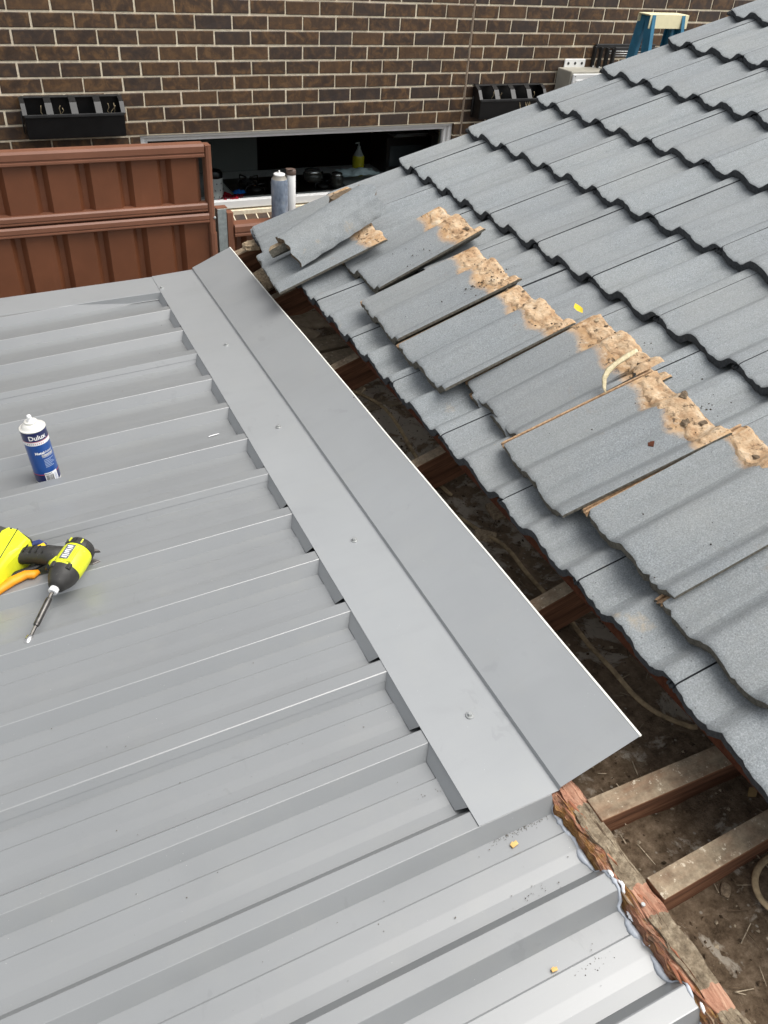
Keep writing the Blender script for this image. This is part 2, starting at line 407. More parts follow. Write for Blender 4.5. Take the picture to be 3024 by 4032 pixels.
M_NAVY = flat('navy_grip', (.03, .045, .16), .5, .4, 0, .15, 40)
M_PRINT = flat('white_print', (.80, .80, .80), .5, .3, 0, .03)
M_GREYLBL = flat('grey_sticker', (.12, .125, .13), .45, .4, 0, .1)
M_BLUECAN = flat('can_blue', (.004, .062, .27), .28, .5, 0, .05, 10, .4)
M_NAVYCAN = flat('can_navy', (.010, .016, .090), .28, .5, 0, .05, 10, .4)
M_TINWHITE = flat('can_shoulder', (.70, .69, .64), .3, .5, .2, .08)
M_REDLINE = flat('can_red_line', (.62, .06, .06), .4)
M_INK = flat('black_ink', (.02, .02, .02), .5)
M_PALEINK = flat('pale_blue_ink', (.28, .36, .55), .5)

# ------------------------------------------------------------------ ground and path between the buildings
g = MB(); g.add([(-60, -60, -3.0), (60, -60, -3.0), (60, 60, -3.0), (-60, 60, -3.0)], [(0, 1, 2, 3)])
tag(g.build('ground', M_GROUND), kind='structure')

# ------------------------------------------------------------------ neighbour's brick house
house = thing('brick_house', 'dark brown brick house with cream mortar joints and long low kitchen window', 'house', Matrix.Identity(4))
WX0, WX1, WZ0, WZ1 = 0.548, 2.920, -1.247, -0.731     # window opening
BX0, BX1, BZ0, BZ1 = -4.0, 9.0, -2.9, 2.6
EJ = 2.986                                             # expansion joint
mw = MB(); D0, D1 = 0.006, 0.22
for (x0, x1, z0, z1) in ((BX0, WX0, BZ0, BZ1), (WX1, BX1, BZ0, BZ1), (WX0, WX1, WZ1, BZ1), (WX0, WX1, BZ0, WZ0 - .012)):
    mw.box(((x0 + x1) / 2, (D0 + D1) / 2, (z0 + z1) / 2), (x1 - x0, D1 - D0, z1 - z0))
mw.build('wall', M_MORTAR, house)
ej = MB(); ej.box((EJ, .008, -.2), (.013, .016, 5.0)); ej.build('expansion_joint', M_JOINT, house)
cache = {}
def brick_mesh(w, h):
    key = (round(w, 3), round(h, 3))
    if key not in cache:
        me_list = []
        for s_ in range(3):
            b = MB(); rr = random.Random(s_ + int(w * 1000))
            j = lambda a: rr.uniform(-a, a)
            hw, hh = w / 2, h / 2; e = .0035
            P = [(-hw + j(.0015), .03, -hh + j(.001)), (hw + j(.0015), .03, -hh + j(.001)), (hw + j(.0015), .03, hh + j(.001)), (-hw + j(.0015), .03, hh + j(.001))]
            Q = [(p[0] + j(.0008), e, p[2] + j(.0008)) for p in P]
            T = [(q_[0] + (e if q_[0] < 0 else -e), j(.0012), q_[2] + (e if q_[2] < 0 else -e)) for q_ in Q]
            V = P + Q + T; F = [(8, 9, 10, 11)]
            for a in (0, 4):
                for k in range(4):
                    k2 = (k + 1) % 4; F.append((a + k, a + k2, a + 4 + k2, a + 4 + k))
            b.add(V, F); me_list.append(b.mesh('brick', M_BRICK))
        cache[key] = me_list
    return random.choice(cache[key])
far = MB(); nb = 0
def put_brick(x0, x1, zc, mort=.010):
    global nb
    w = x1 - x0 - mort; h = .086 - .0115
    if w < .02: return
    c = ((x0 + x1) / 2, random.uniform(-.0012, .0012), zc + random.uniform(-.0012, .0012))
    vis = seen((x0, 0, zc), 60) or seen((x1, 0, zc), 60)
    if vis and nb < 296:
        inst('brick', brick_mesh(w, h), house, Matrix.Translation(c)); nb += 1
    else:
        far.box((c[0], .015, c[2]), (w, .03, h))
def row_joints(r):
    odd = r % 2 != 0
    if odd:
        L = [k * .24 for k in range(-18, 12)] + [2.858]
        Rr = [3.105] + [3.317 + .24 * k for k in range(0, 25)]
    else:
        L = [k * .24 + .12 for k in range(-18, 12)]
        Rr = [3.197 + .24 * k for k in range(0, 25)]
    return [x for x in L if x > BX0] + [EJ], [EJ] + [x for x in Rr if x < BX1]
for r in range(-29, 33):
    zc = -r * .086
    for js in row_joints(r):
        for a, b in zip(js[:-1], js[1:]):
            if a >= EJ: a2, b2 = (a + (.005 if a == EJ else 0)), b
            else: a2, b2 = a, (b - (.005 if b == EJ else 0))
            if 9 <= r <= 14:
                if a2 >= WX0 and b2 <= WX1: continue
                if a2 < WX0 < b2: b2 = WX0 + .005
                if a2 < WX1 < b2: a2 = WX1 - .005
            if r == 15 and b2 > WX0 and a2 < WX1: continue
            put_brick(a2, b2, zc)
o = far.build('distant_bricks', M_BRICK, house); o['kind'] = 'stuff'
# sloping sill bricks
k = 0; x = WX0 + .043
while x < WX1:
    b = MB(); b.box((0, 0, 0), (.076, .225, .07), None, 0, 0)
    mm = Matrix.Translation((x, .035, -1.312)) @ Matrix.Rotation(R_(24), 4, 'X')
    inst('sill_brick', b.mesh('sill_brick', M_BRICK), house, mm); x += .086
ms = MB(); ms.box((0, 0, 0), (WX1 - WX0, .22, .066)); o = ms.build('sill_mortar', M_MORTAR, house); o.matrix_basis = Matrix.Translation(((WX0 + WX1) / 2, .035, -1.3135)) @ Matrix.Rotation(R_(24), 4, 'X')
# window
wn = MB(); fy = .085
def bar(mb, x0, x1, z0, z1, y0, y1): mb.box(((x0 + x1) / 2, (y0 + y1) / 2, (z0 + z1) / 2), (x1 - x0, y1 - y0, z1 - z0), None, 0, .003)
bar(wn, WX0, WX1, WZ1 - .020, WZ1 - .001, .025, .12); bar(wn, WX0, WX1, WZ0 + .0, WZ0 + .052, .03, .12)
bar(wn, WX0, WX0 + .03, WZ0 + .053, WZ1 - .021, .03, .12); bar(wn, WX1 - .03, WX1, WZ0 + .053, WZ1 - .021, .03, .12)
window = wn.build('window', M_WHITE, house)
sf = MB()
bar(sf, WX0 + .031, WX1 - .031, WZ1 - .048, WZ1 - .022, .05, .1); bar(sf, WX0 + .031, WX0 + .055, WZ0 + .054, WZ1 - .049, .05, .1)
bar(sf, WX1 - .06, WX1 - .031, WZ0 + .054, WZ1 - .049, .05, .1)
sf.build('frame', M_WHITE, window)
gq = NM('window_glass'); tr = gq.node('ShaderNodeBsdfTransparent'); tr.inputs[0].default_value = (.86, .9, .89, 1)
gl = gq.node('ShaderNodeBsdfGlossy'); gl.inputs['Roughness'].default_value = .02; fr = gq.node('ShaderNodeFresnel'); fr.inputs[0].default_value = 1.3
mx = gq.node('ShaderNodeMixShader'); gq.put(fr.outputs[0], mx.inputs[0]); gq.put(tr.outputs[0], mx.inputs[1]); gq.put(gl.outputs[0], mx.inputs[2]); gq.put(mx.outputs[0], gq.out.inputs[0])
gm = MB(); gm.add([(WX0 + .05, .08, WZ0 + .05), (WX1 - .05, .08, WZ0 + .05), (WX1 - .05, .08, WZ1 - .045), (WX0 + .05, .08, WZ1 - .045)], [(0, 1, 2, 3)])
gm.build('pane', gq.m, window)
# the dark kitchen behind the glass
M_ROOMW = flat('kitchen_wall', (.16, .17, .16), .8, .2, 0, .05, 3); M_ROOMD = flat('kitchen_dark_cupboards', (.012, .013, .014), .5, .4, 0, .1, 3)
rm = MB(); x0, x1, y0, y1, z0, z1 = -.6, 5.2, .22, 3.4, -2.2, -.2
rm.add([(x0, y0, z0), (x1, y0, z0), (x1, y1, z0), (x0, y1, z0), (x0, y0, z1), (x1, y0, z1), (x1, y1, z1), (x0, y1, z1)],
       [(0, 1, 2, 3), (7, 6, 5, 4), (3, 2, 6, 7), (0, 3, 7, 4), (2, 1, 5, 6)])
rm.build('room_shell', M_ROOMD, house)
pw = MB(); pw.box((.9, .95, -1.1), (1.5, .04, 1.7)); pw.build('partition_wall', M_ROOMW, house)

# kitchen bench and the things on it
M_BENCH = flat('bench_laminate', (.42, .43, .42), .35, .5, 0, .08, 30)
bz = -1.212
t = thing('kitchen_bench', 'pale grey kitchen bench top inside the window', 'bench', Matrix.Identity(4))
b = MB(); b.box((2.1, .52, bz - .02), (5.0, .58, .04)); b.build('bench_top', M_BENCH, t)
b = MB(); b.box((2.1, .54, bz - .40), (4.96, .52, .72)); b.build('cupboard', M_ROOMD, t)
def at(x, y, z): return Matrix.Translation(H(x, y, z))
t = thing('canister', 'white dotted canister with black lid standing inside the window', 'canister', at(.985, 2.86, bz))
b = MB(); b.lathe((0, 0, 0), (0, 0, 1), [(.055, 0), (.058, .01), (.058, .155)], 20); b.build('body', M_WHITE, t)
b = MB(); b.lathe((0, 0, .1552), (0, 0, 1), [(.060, 0), (.060, .03), (.05, .045)], 20); b.build('lid', M_BLACK, t)
for i in range(11):
    a = R_(-150 + 37 * (i % 4) + 11 * (i // 4)); z = .03 + .045 * (i // 4)
    b = MB(); b.box((0, 0, 0), (.012, .002, .002)); b.box((0, 0, 0), (.002, .002, .012))
    o = b.build('dot_mark', M_INK, t); o.matrix_basis = Matrix.Translation((.0588 * math.cos(a), .0588 * math.sin(a), z)) @ Matrix.Rotation(a + R_(90), 4, 'Z') @ Matrix.Rotation(R_(45), 4, 'Y')
# crumpled cloths: displaced discs
def cloth(name, label, cat, c, rx, ry, hgt, mat, seed):
    bm = bmesh.new(); bmesh.ops.create_grid(bm, x_segments=18, y_segments=14, size=1.0)
    for v in bm.verts:
        x, y = v.co.x, v.co.y; rr = math.sqrt(x * x + y * y)
        n1 = noise.noise(Vector((x * 2.1 + seed, y * 2.1, seed))); n2 = noise.noise(Vector((x * 5 + seed, y * 5, 3.1)))
        v.co = Vector((x * rx * (1 + .2 * n1), y * ry * (1 + .2 * n2), max(.004, hgt * (1 - rr * .65) * (.6 + .8 * n1) + hgt * .35 * n2)))
    me = bpy.data.meshes.new(name); bm.to_mesh(me); bm.free(); me.materials.append(mat)
    for p in me.polygons: p.use_smooth = True
    o = link(bpy.data.objects.new(name, me)); o.matrix_world = Matrix.Translation(H(*c)); tag(o, label, cat); return o
cloth('cloth', 'crumpled dark red cloth on the bench beside the white canister', 'cloth', (1.085, 2.83, bz + .001), .10, .055, .06, flat('red_cloth', (.22, .008, .02), .9, .1), 1.7)
cloth('cloth', 'small bright blue cloth lying on the red one', 'cloth', (1.165, 2.87, bz + .03), .045, .035, .03, flat('blue_cloth', (.01, .14, .50), .8, .2), 5.2)
cloth('cloth', 'pale blue white folded cloth on the right side of the bench', 'cloth', (2.22, 3.12, bz + .05), .16, .10, .05, flat('pale_cloth', (.55, .66, .68), .8, .2), 8.8)
t = thing('cooktop', 'black gas cooktop with raised trivets behind the window', 'cooktop', Matrix.Identity(4))
b = MB(); P = [(1.15, 2.82), (2.05, 2.82), (2.05, 3.30), (1.15, 3.30)]; b.prism([(H(x, y, 0).x, H(x, y, 0).y) for x, y in P], bz + .0005, bz + .012, 0, .003); b.build('plate', M_BLACK, t)
for (x, y) in ((1.33, 2.98), (1.33, 3.18), (1.62, 3.08), (1.87, 2.96), (1.87, 3.18)):
    p = H(x, y, bz + .012); b = MB(); b.lathe(p, (0, 0, 1), [(.045, 0), (.045, .01), (.03, .018)], 16); b.build('burner', M_DGREY, t)
    b = MB()
    for a in range(4):
        d = Vector((math.cos(a * math.pi / 2 + .4), math.sin(a * math.pi / 2 + .4), 0))
        b.tube([p + d * .10, p + d * .095 + HZ * .035, p + d * .02 + HZ * .035], .006, 6)
    b.build('trivet', M_BLACK, t)
M_DETERG = flat('yellow_detergent', (.42, .38, .02), .2, .5, 0, .08); M_CLEARP = flat('clear_plastic', (.30, .32, .31), .2, .5)
t = thing('detergent_bottle', 'yellow detergent bottle with clear pump top behind the cooktop', 'bottle', at(2.28, 3.25, bz))
b = MB(); b.lathe((0, 0, 0), (0, 0, 1), [(.045, 0), (.048, .01), (.048, .14), (.044, .15)], 16); b.build('body', M_DETERG, t)
b = MB(); b.lathe((0, 0, .1502), (0, 0, 1), [(.042, 0), (.02, .04), (.014, .05), (.014, .07)], 14); b.tube([(0, 0, .22), (0, 0, .245), (-.035, -.01, .245)], .007, 8); b.build('pump', M_CLEARP, t)
M_JAR = flat('dark_jar', (.045, .045, .04), .15, .5)
for i, (x, y, r, h, lab) in enumerate(((1.96, 2.92, .05, .10, 'dark glass jar with steel lid on the bench right of the cooktop'), (1.79, 3.0, .075, .06, 'small black pot standing on the cooktop'))):
    t = thing('jar' if i == 0 else 'pot', lab, 'jar' if i == 0 else 'pot', at(x, y, bz + (0.001 if i == 0 else .052)))
    b = MB(); b.lathe((0, 0, 0), (0, 0, 1), [(r * .9, 0), (r, .01), (r, h * .8), (r * .8, h)], 18); b.build('body', M_JAR, t)
    b = MB(); b.lathe((0, 0, h + .0005), (0, 0, 1), [(r * .82, 0), (r * .82, .014), (r * .3, .018)], 18); b.build('lid', M_CHROME, t)
t = thing('bench_oven', 'black bench oven with glossy door at the right of the kitchen window', 'oven', at(2.72, 3.25, bz))
b = MB(); b.box((0, .12, .14), (.42, .3, .28), None, 0, .012); b.build('body', M_BLACK, t)
b = MB(); b.box((-.03, -.034, .14), (.30, .008, .16), None, 0, .003); b.build('door', flat('oven_glass', (.05, .06, .065), .12, .5), t)
b = MB(); b.box((0, .08, .2865), (.30, .22, .012)); b.box((.02, .08, .300), (.29, .22, .012)); b.build('paper_stack', flat('grey_paper', (.20, .21, .21), .8), t)
t = thing('folder_rack', 'pale upright folders standing beside the black bench oven', 'folder', at(3.05, 3.4, bz))
b = MB(); b.box((0, 0, .02), (.22, .2, .04), None, 0, .006); b.build('tray', flat('teal_tray', (.03, .08, .08), .5), t)
for i in range(3):
    b = MB(); b.box((-.07 + i * .07, 0, .15), (.03, .18, .22), None, 0, .003); b.build('folder', flat('folder_card', (.22, .24, .23), .8), t)

# ------------------------------------------------------------------ wall planters
def planter(cx, w, zt, label, stems):
    t = thing('wall_planter', label, 'planter', Matrix.Translation((cx, -.006, zt)), 'black four-cell planters hung on the brick wall')
    hw = w / 2; prof = [(0, 0), (-.04, .005), (-.085, -.02), (-.125, -.075), (-.125, -.085), (-.118, -.205), (-.02, -.215), (0, -.215)]
    # open trough: back, bottom, front, ends
    b = MB(); zf = -.09
    b.box((0, -.121, -.148), (w, .006, .118), None, 0, .002)
    b.box((0, -.063, -.209), (w, .118, .006)); b.box((0, -.003, -.108), (w, .006, .205))
    for sx in (-1, 1):
        b.add([(sx * (hw + .004), p[0], p[1]) for p in prof] + [(sx * (hw - .004), p[0], p[1]) for p in prof], [list(range(8)), list(range(15, 7, -1))] + [(k, (k + 1) % 8, 8 + (k + 1) % 8, 8 + k) for k in range(8)])
    fixnormals(b.build('trough', M_BLACK, t))
    b = MB(); b.box((0, -.06, -.135), (w - .02, .105, .01)); b.build('soil', M_SOIL, t)
    # hood frame with four openings
    n = 4; cw = w / n; arc = [(-.004, .004), (-.04, .008), (-.088, -.018), (-.128, -.076)]
    for i in range(n + 1):
        x = -hw + i * cw; wd = .020 if 0 < i < n else .013; b = MB(); V = []; F = []
        for (y, z) in arc:
            V += [(x - wd, y, z), (x + wd, y, z), (x - wd, y + .004, z - .006), (x + wd, y + .004, z - .006)]
        for q in range(len(arc) - 1):
            a = q * 4; c = a + 4
            F += [(a, a + 1, c + 1, c), (a + 2, c + 2, c + 3, a + 3), (a, c, c + 2, a + 2), (a + 1, a + 3, c + 3, c + 1)]
        F += [(0, 2, 3, 1), (12, 13, 15, 14)]
        b.add(V, F); fixnormals(b.build('hood_rib', M_BLACK, t))
    b = MB(); b.box((0, -.02, .003), (w, .045, .007), None, 0, .002); b.box((0, -.127, -.083), (w + .01, .012, .018), None, 0, .003); b.build('hood_rim', M_DGREY, t)
    rr = random.Random(int(cx * 100))
    for (x, kind) in stems:
        b = MB(); p = Vector((x, -.07, -.13)); pts = [p]
        for q in range(5):
            p = p + (Vector((rr.uniform(-.014, .014), rr.uniform(-.02, .004), rr.uniform(.015, .024))) if kind == 0 else Vector((rr.uniform(-.006, .006), -.018, .028 - .018 * q)))
            pts.append(p)
        b.tube(pts, .0022, 5); b.build('dry_stem', M_TWIG, t)
    b = MB(); b.tube([(-hw - .012, -.03, -.07), (-hw - .012, -.03, -.2)], .004, 6); b.build('hook', M_DGREY, t)
    for q in range(3):
        b = MB(); x = rr.uniform(-hw * .8, hw * .8); b.box((x, -.07, -.127), (.03, .008, .006), Matrix.Rotation(rr.uniform(-1, 1), 3, 'Z')); b.build('dry_leaf', M_TWIG, t)
planter(.150, .575, -.486, 'black plastic wall planter with four cells left above the brown fence', [(.21, 0), (.24, 0), (.19, 0), (-.06, 0), (-.08, 0), (-.19, 0)])
planter(3.345, .585, -.470, 'black plastic wall planter with dried stems hanging over its front, right above the window', [(.10, 1), (.13, 1), (.145, 1), (.06, 1), (-.1, 0), (.2, 0), (-.2, 0)])

# gas heater, its bracket, the folded line and the ladder
t = thing('water_heater', 'white and beige gas water heater box on the brick wall behind the roof', 'water heater', Matrix.Translation((3.785, 0, -.355)))
b = MB(); b.box((.26, -.096, -.33), (.50, .18, .66), None, 0, .008); b.build('case', flat('heater_beige', (.38, .36, .30), .5, .4, 0, .12, 8), t)
b = MB(); b.box((.27, -.197, -.335), (.50, .018, .64), None, 0, .008); b.build('front_panel', M_WHITE, t)
b = MB(); b.box((.27, -.208, -.335), (.44, .008, .56), None, 0, .006); fp = b.build('raised_panel', M_WHITE, t)
b = MB(); b.box((.27, -.2125, -.125), (.27, .006, .04), None, 0, .004); b.box((.27, -.216, -.125), (.23, .004, .018)); b.build('flue_slot', M_DGREY, t)
for x in (.04, .28, .49):
    b = MB(); b.lathe((x, -.2065, -.03), (0, -1, 0), [(.006, 0), (.004, .003)], 8); b.build('screw', M_STEEL, t)
b = MB(); b.box((.165, -.008, .022), (.20, .012, .07), None, 0, .008); bk = b.build('wall_bracket', M_WHITE, t)
for x in (.1, .165, .23):
    b = MB(); b.lathe((x, -.0143, .026), (0, -1, 0), [(.011, 0), (.010, .002)], 10); b.build('bracket_hole', M_DGREY, bk)
t = thing('folding_clothesline', 'dark grey folded clothesline frame with slatted end on the brick wall beside the ladder', 'clothesline', Matrix.Translation((4.10, 0, -.21)))
for i in range(4):
    b = MB(); b.box((.02 + .028 * i, -.012 - .042 * i, -.085), (.018, .036, .17), None, 0, .004); s_ = b.build('arm_slat', M_DGREY, t)
    b = MB(); b.lathe((.02 + .028 * i, -.0305 - .042 * i, -.14), (0, -1, 0), [(.008, 0), (.006, .004)], 10); b.build('end_cap', M_WHITE, s_)
b = MB(); b.box((.32, -.15, .0), (.44, .02, .025), None, 0, .005); b.build('front_bar', M_DGREY, t)
b = MB(); b.box((.32, -.012, -.0), (.60, .02, .03), None, 0, .005); b.build('wall_bar', M_DGREY, t)
for i in range(3):
    b = MB(); b.tube([(.11, -.05 - .03 * i, -.03 - .012 * i), (.55, -.05 - .03 * i, -.035 - .012 * i)], .004, 6); b.build('line_rod', M_STEEL, t)
M_LBLUE = flat('blue_fibreglass', (.025, .16, .27), .35, .5, 0, .2, 14); M_LCAP = flat('yellow_cap', (.82, .75, .48), .55, .4, 0, .06)
t = thing('step_ladder', 'blue fibreglass step ladder with a pale yellow top cap', 'ladder', Matrix.Translation((4.215, -.60, .072)))
b = MB(); b.box((.03, -.012, -.045), (.36, .006, .085), None, 0, .002); b.box((.02, .045, -.004), (.36, .12, .008), None, 0, .003); b.box((.02, .105, -.03), (.36, .006, .05), None, 0, .002); b.build('top_cap', M_LCAP, t)
for x in (-.125, .03 + .14):
    for z in (-.02, -.07):
        b = MB(); b.lathe((x, -.0152, z), (0, -1, 0), [(.006, 0), (.005, .003)], 8); b.build('rivet', M_STEEL, t)
for sx in (-1, 1):
    for (y0, y1, nm) in ((.02, -.55, 'front_rail'), (.09, .42, 'rear_rail')):
        b = MB(); A = Vector((.02 + sx * .15, y0, -.012)); B = Vector((.02 + sx * .26, y1, -3.07)); d = (B - A).normalized()
        sdv = Vector((1, 0, 0)); sdv = (sdv - d * sdv.dot(d)).normalized(); up = d.cross(sdv); mr = Matrix((sdv, up, d)).transposed()
        c = (A + B) / 2; L = (B - A).length
        b.box(c, (.006, .075, L), mr); b.box(c + up * .035 - sdv * sx * .014, (.026, .006, L), mr); b.box(c - up * .035 - sdv * sx * .014, (.026, .006, L), mr)
        b.build(nm, M_LBLUE, t)
for i in range(6):
    f = (i + 1) / 7; b = MB(); b.box((.02, .02 - .57 * f, -.012 - 3.05 * f), (.30 + .22 * f - .01, .07, .02), None, 0, .004); b.build('step', M_GALV, t)

# ------------------------------------------------------------------ brown steel fences
FY = -1.6
def trap_sheet(x0, x1, z0, z1, y, pitch=.19, off=-.05, dep=.032, name='sheet', parent=None, flip=1):
    xs = []; x = off - pitch * 40
    pr = [(0.0, 0), (.022, dep), (.046, dep), (.068, 0)]
    pts = []
    while x < x1 + pitch:
        for (a, d) in pr: pts.append((x + a, d))
        x += pitch
    pts = [p for p in pts if x0 <= p[0] <= x1]
    V = []; F = []
    for (a, d) in pts: V += [(a, y + flip * d, z0), (a, y + flip * d, z1)]
    for i in range(len(pts) - 1): F.append((2 * i, 2 * i + 2, 2 * i + 3, 2 * i + 1))
    b = MB(); b.add(V, F); return b.build(name, M_FENCE, parent)
def rail(mb, x0, x1, z0, z1, y, dep=.05):
    """C-rail with a rolled face: profile in yz swept along x"""
    h = z1 - z0
    P = [(y + dep / 2, z0), (y - dep / 2 + .004, z0), (y - dep / 2, z0 + .004), (y - dep / 2, z0 + h * .22), (y - dep / 2 + .005, z0 + h * .27), (y - dep / 2 + .005, z0 + h * .34), (y - dep / 2, z0 + h * .40),
         (y - dep / 2, z0 + h * .82), (y - dep / 2 + .007, z1), (y + dep / 2 - .007, z1), (y + dep / 2, z1 - .007)]
    n = len(P); V = [(x0, *p) for p in P] + [(x1, *p) for p in P]
    F = [(k, (k + 1) % n, n + (k + 1) % n, n + k) for k in range(n)] + [list(range(n))[::-1], [n + k for k in range(n)]]
    mb.add(V, F); return mb
fence = thing('fence', 'tall brown steel panel fence with a second panel fixed on top at the left', 'fence', Matrix.Identity(4))
trap_sheet(-3.6, .532, -.70, -.44, FY - .008, off=-.079, name='upper_sheet', parent=fence)
trap_sheet(-3.6, .545, -2.6, -.752, FY - .008, off=-.040, name='lower_sheet', parent=fence)
b = rail(MB(), -3.6, .530, -.461, -.399, FY, .066); b.build('top_rail', M_RAIL, fence)
b = rail(MB(), -3.6, .531, -.722, -.681, FY, .060); b.build('middle_rail', M_RAIL, fence)
b = rail(MB(), -3.6, .534, -.776, -.730, FY - .003, .066); b.build('lower_rail', M_RAIL, fence)
b = MB(); P = [(.533, FY + .03), (.533, FY - .026), (.537, FY - .034), (.549, FY - .037), (.561, FY - .034), (.565, FY - .026), (.565, FY + .03)]
b.prism(P, -.83, -.412); b.build('post', M_RAIL, fence)
b = MB(); b.prism([(p[0] + (-.0015 if p[0] < .549 else .0015) + .003, p[1] - .0015) for p in P], -2.9, -.8301); b.build('lower_post', M_RAIL, fence)
b = MB(); b.box((.549, FY - .002, -.4085), (.030, .06, .006), None, 0, .002); b.build('post_cap', M_RAIL, fence)
b = MB(); b.lathe((.561, FY - .0355, -.753), (0, -1, 0), [(.007, 0), (.007, .004), (.003, .006)], 10); b.build('screw', M_STEEL, fence)
low = thing('fence', 'low brown steel fence behind the loose tiles with an open galvanised post', 'fence', Matrix.Identity(4))
b = MB(); b.prism([(.581, FY + .03), (.581, FY - .024), (.627, FY - .024), (.627, FY - .020), (.585, FY - .020), (.585, FY + .03)], -2.9, -.718); fixnormals(b.build('galvanised_post', M_GALV, low))
b = MB(); b.box((.606, FY + .01, -.716), (.06, .045, .004)); b.build('bent_cap', M_RAIL, low)
b = MB(); b.prism([(.630, FY + .03), (.630, FY - .028), (.655, FY - .032), (.662, FY - .026), (.662, FY + .03)], -2.9, -.738); b.build('post', M_RAIL, low)
b = rail(MB(), .664, 5.2, -.862, -.798, FY, .08); b.build('top_rail', M_RAIL, low)
trap_sheet(.664, 5.2, -2.7, -.85, FY + .002, off=.67, name='sheet', parent=low)

# bottles standing on the low fence
M_SLEEVE = NM('plastic_sleeve'); c_ = M_SLEEVE.ramp(M_SLEEVE.noise(22, 4, .6, M_SLEEVE.vmap(M_SLEEVE.co(), (1, 1, .4))), [(.3, (.10, .13, .18)), (.55, (.20, .24, .30)), (.75, (.36, .38, .40))])
M_SLEEVE = M_SLEEVE.fin(c_, .25, .5, 0, M_SLEEVE.bump(M_SLEEVE.noise(30, 3, .6), .5, .01))
t = thing('foam_can', 'blue grey foam can in a clear sleeve with a white nozzle top', 'spray can', Matrix.Translation((.926, FY, -.7975)))
b = MB(); b.lathe((0, 0, 0), (0, 0, 1), [(.043, 0), (.045, .01), (.044, .11), (.045, .185), (.041, .205)], 20); b.build('sleeve', M_SLEEVE, t)
b = MB(); b.lathe((0, 0, .205), (0, 0, 1), [(.040, 0), (.030, .016), (.030, .019)], 18); b.build('shoulder', flat('dull_tin', (.30, .28, .24), .45, .5, .3), t)
b = MB(); b.lathe((0, 0, .2242), (0, 0, 1), [(.030, 0), (.030, .006), (.026, .008), (.004, .0081), (.004, .022)], 16); b.build('nozzle_cap', M_WHITE, t)
t = thing('sealant_bottle', 'slim white bottle with a brown flip cap beside the foam can', 'bottle', Matrix.Translation((.995, FY + .012, -.7975)))
b = MB(); b.lathe((0, 0, 0), (0, 0, 1), [(.022, 0), (.024, .005), (.024, .215), (.022, .22)], 18); b.build('body', M_WHITE, t)
b = MB(); b.lathe((0, 0, .2202), (0, 0, 1), [(.025, 0), (.026, .004), (.026, .022), (.021, .027)], 18); b.box((-.014, -.012, .2495), (.034, .03, .006), None, 0, .002); b.build('cap', flat('brown_cap', (.10, .065, .05), .5), t)

# ------------------------------------------------------------------ metal roof
roof = thing('metal_roof', 'grey ribbed steel roof with a folded flashing along its right edge', 'roof', MROOF)
PIT = .1905
RIBW, RIBT, RH, RO = .0355, .0158, .029, .0206
def rib_profile(yc, y1):
    """points from the far foot of rib at yc to the far foot of the next rib at y1 (towards -y)"""
    f = [(yc + RIBW, -RH), (yc + RIBT + .0006, -.0008), (yc + RIBT - .0006, 0), (yc - RIBT + .0006, 0), (yc - RIBT - .0006, -.0008), (yc - RIBW, -RH)]
    a = yc - RIBW; b = y1 + RIBW; w = b - a
    f += [(a + w * .315, -RH), (a + w * .315 - .0032, -RH + .0021), (a + w * .63, -RH + .0012), (a + w * .63 - .022, -RH)]
    return f
def sheet(k0, x1, seed):
    P = []
    lift = .0009
    for k in range(max(k0, 0), k0 + 4): P += rib_profile(RO - k * PIT, RO - (k + 1) * PIT)
    yc = RO - (k0 + 4) * PIT   # overlapping last rib, edge ends half way down its near face
    P += [(yc + RIBW, -RH), (yc + RIBT + .0006 + lift, -.0008 + lift), (yc + RIBT - .0006, lift), (yc - RIBT + .0006, lift), (yc - RIBT - .0006 - lift, -.0008 + lift), (yc - RIBT - .0105 - lift, -.0155 + lift)]
    xs = [-4.4, -2.0, -1.2, -.8, -.5, -.25, 0, x1]
    V = []; F = []; n = len(P)
    for i, x in enumerate(xs):
        for (y, z) in P: V.append((x, y, z))
    for i in range(len(xs) - 1):
        for k in range(n - 1): F.append((i * n + k, i * n + k + 1, (i + 1) * n + k + 1, (i + 1) * n + k))
    b = MB(); b.add(V, F); return b.build('roof_sheet', M_ROOF, roof)
for k0 in (-1, 3, 7, 11, 15, 19): sheet(k0, .150, k0)
# capping along the far edge
b = MB(); xs = (-4.4, .10); P = [(.183, -.12), (.1815, .0004), (.180, .0008), (-.016, .0008), (-.0185, .0), (-.0215, -.0255), (-.0235, -.0265)]
V = [(x, p[0] - .072 * x - (.038 if p[0] > .1 else 0), p[1]) for x in xs for p in P]; n = len(P); b.add(V, [(k, k + 1, n + k + 1, n + k) for k in range(n - 1)]); cp = b.build('edge_capping', M_FLASH, roof)
mo = cp.modifiers.new('thick', 'SOLIDIFY'); mo.thickness = .0009
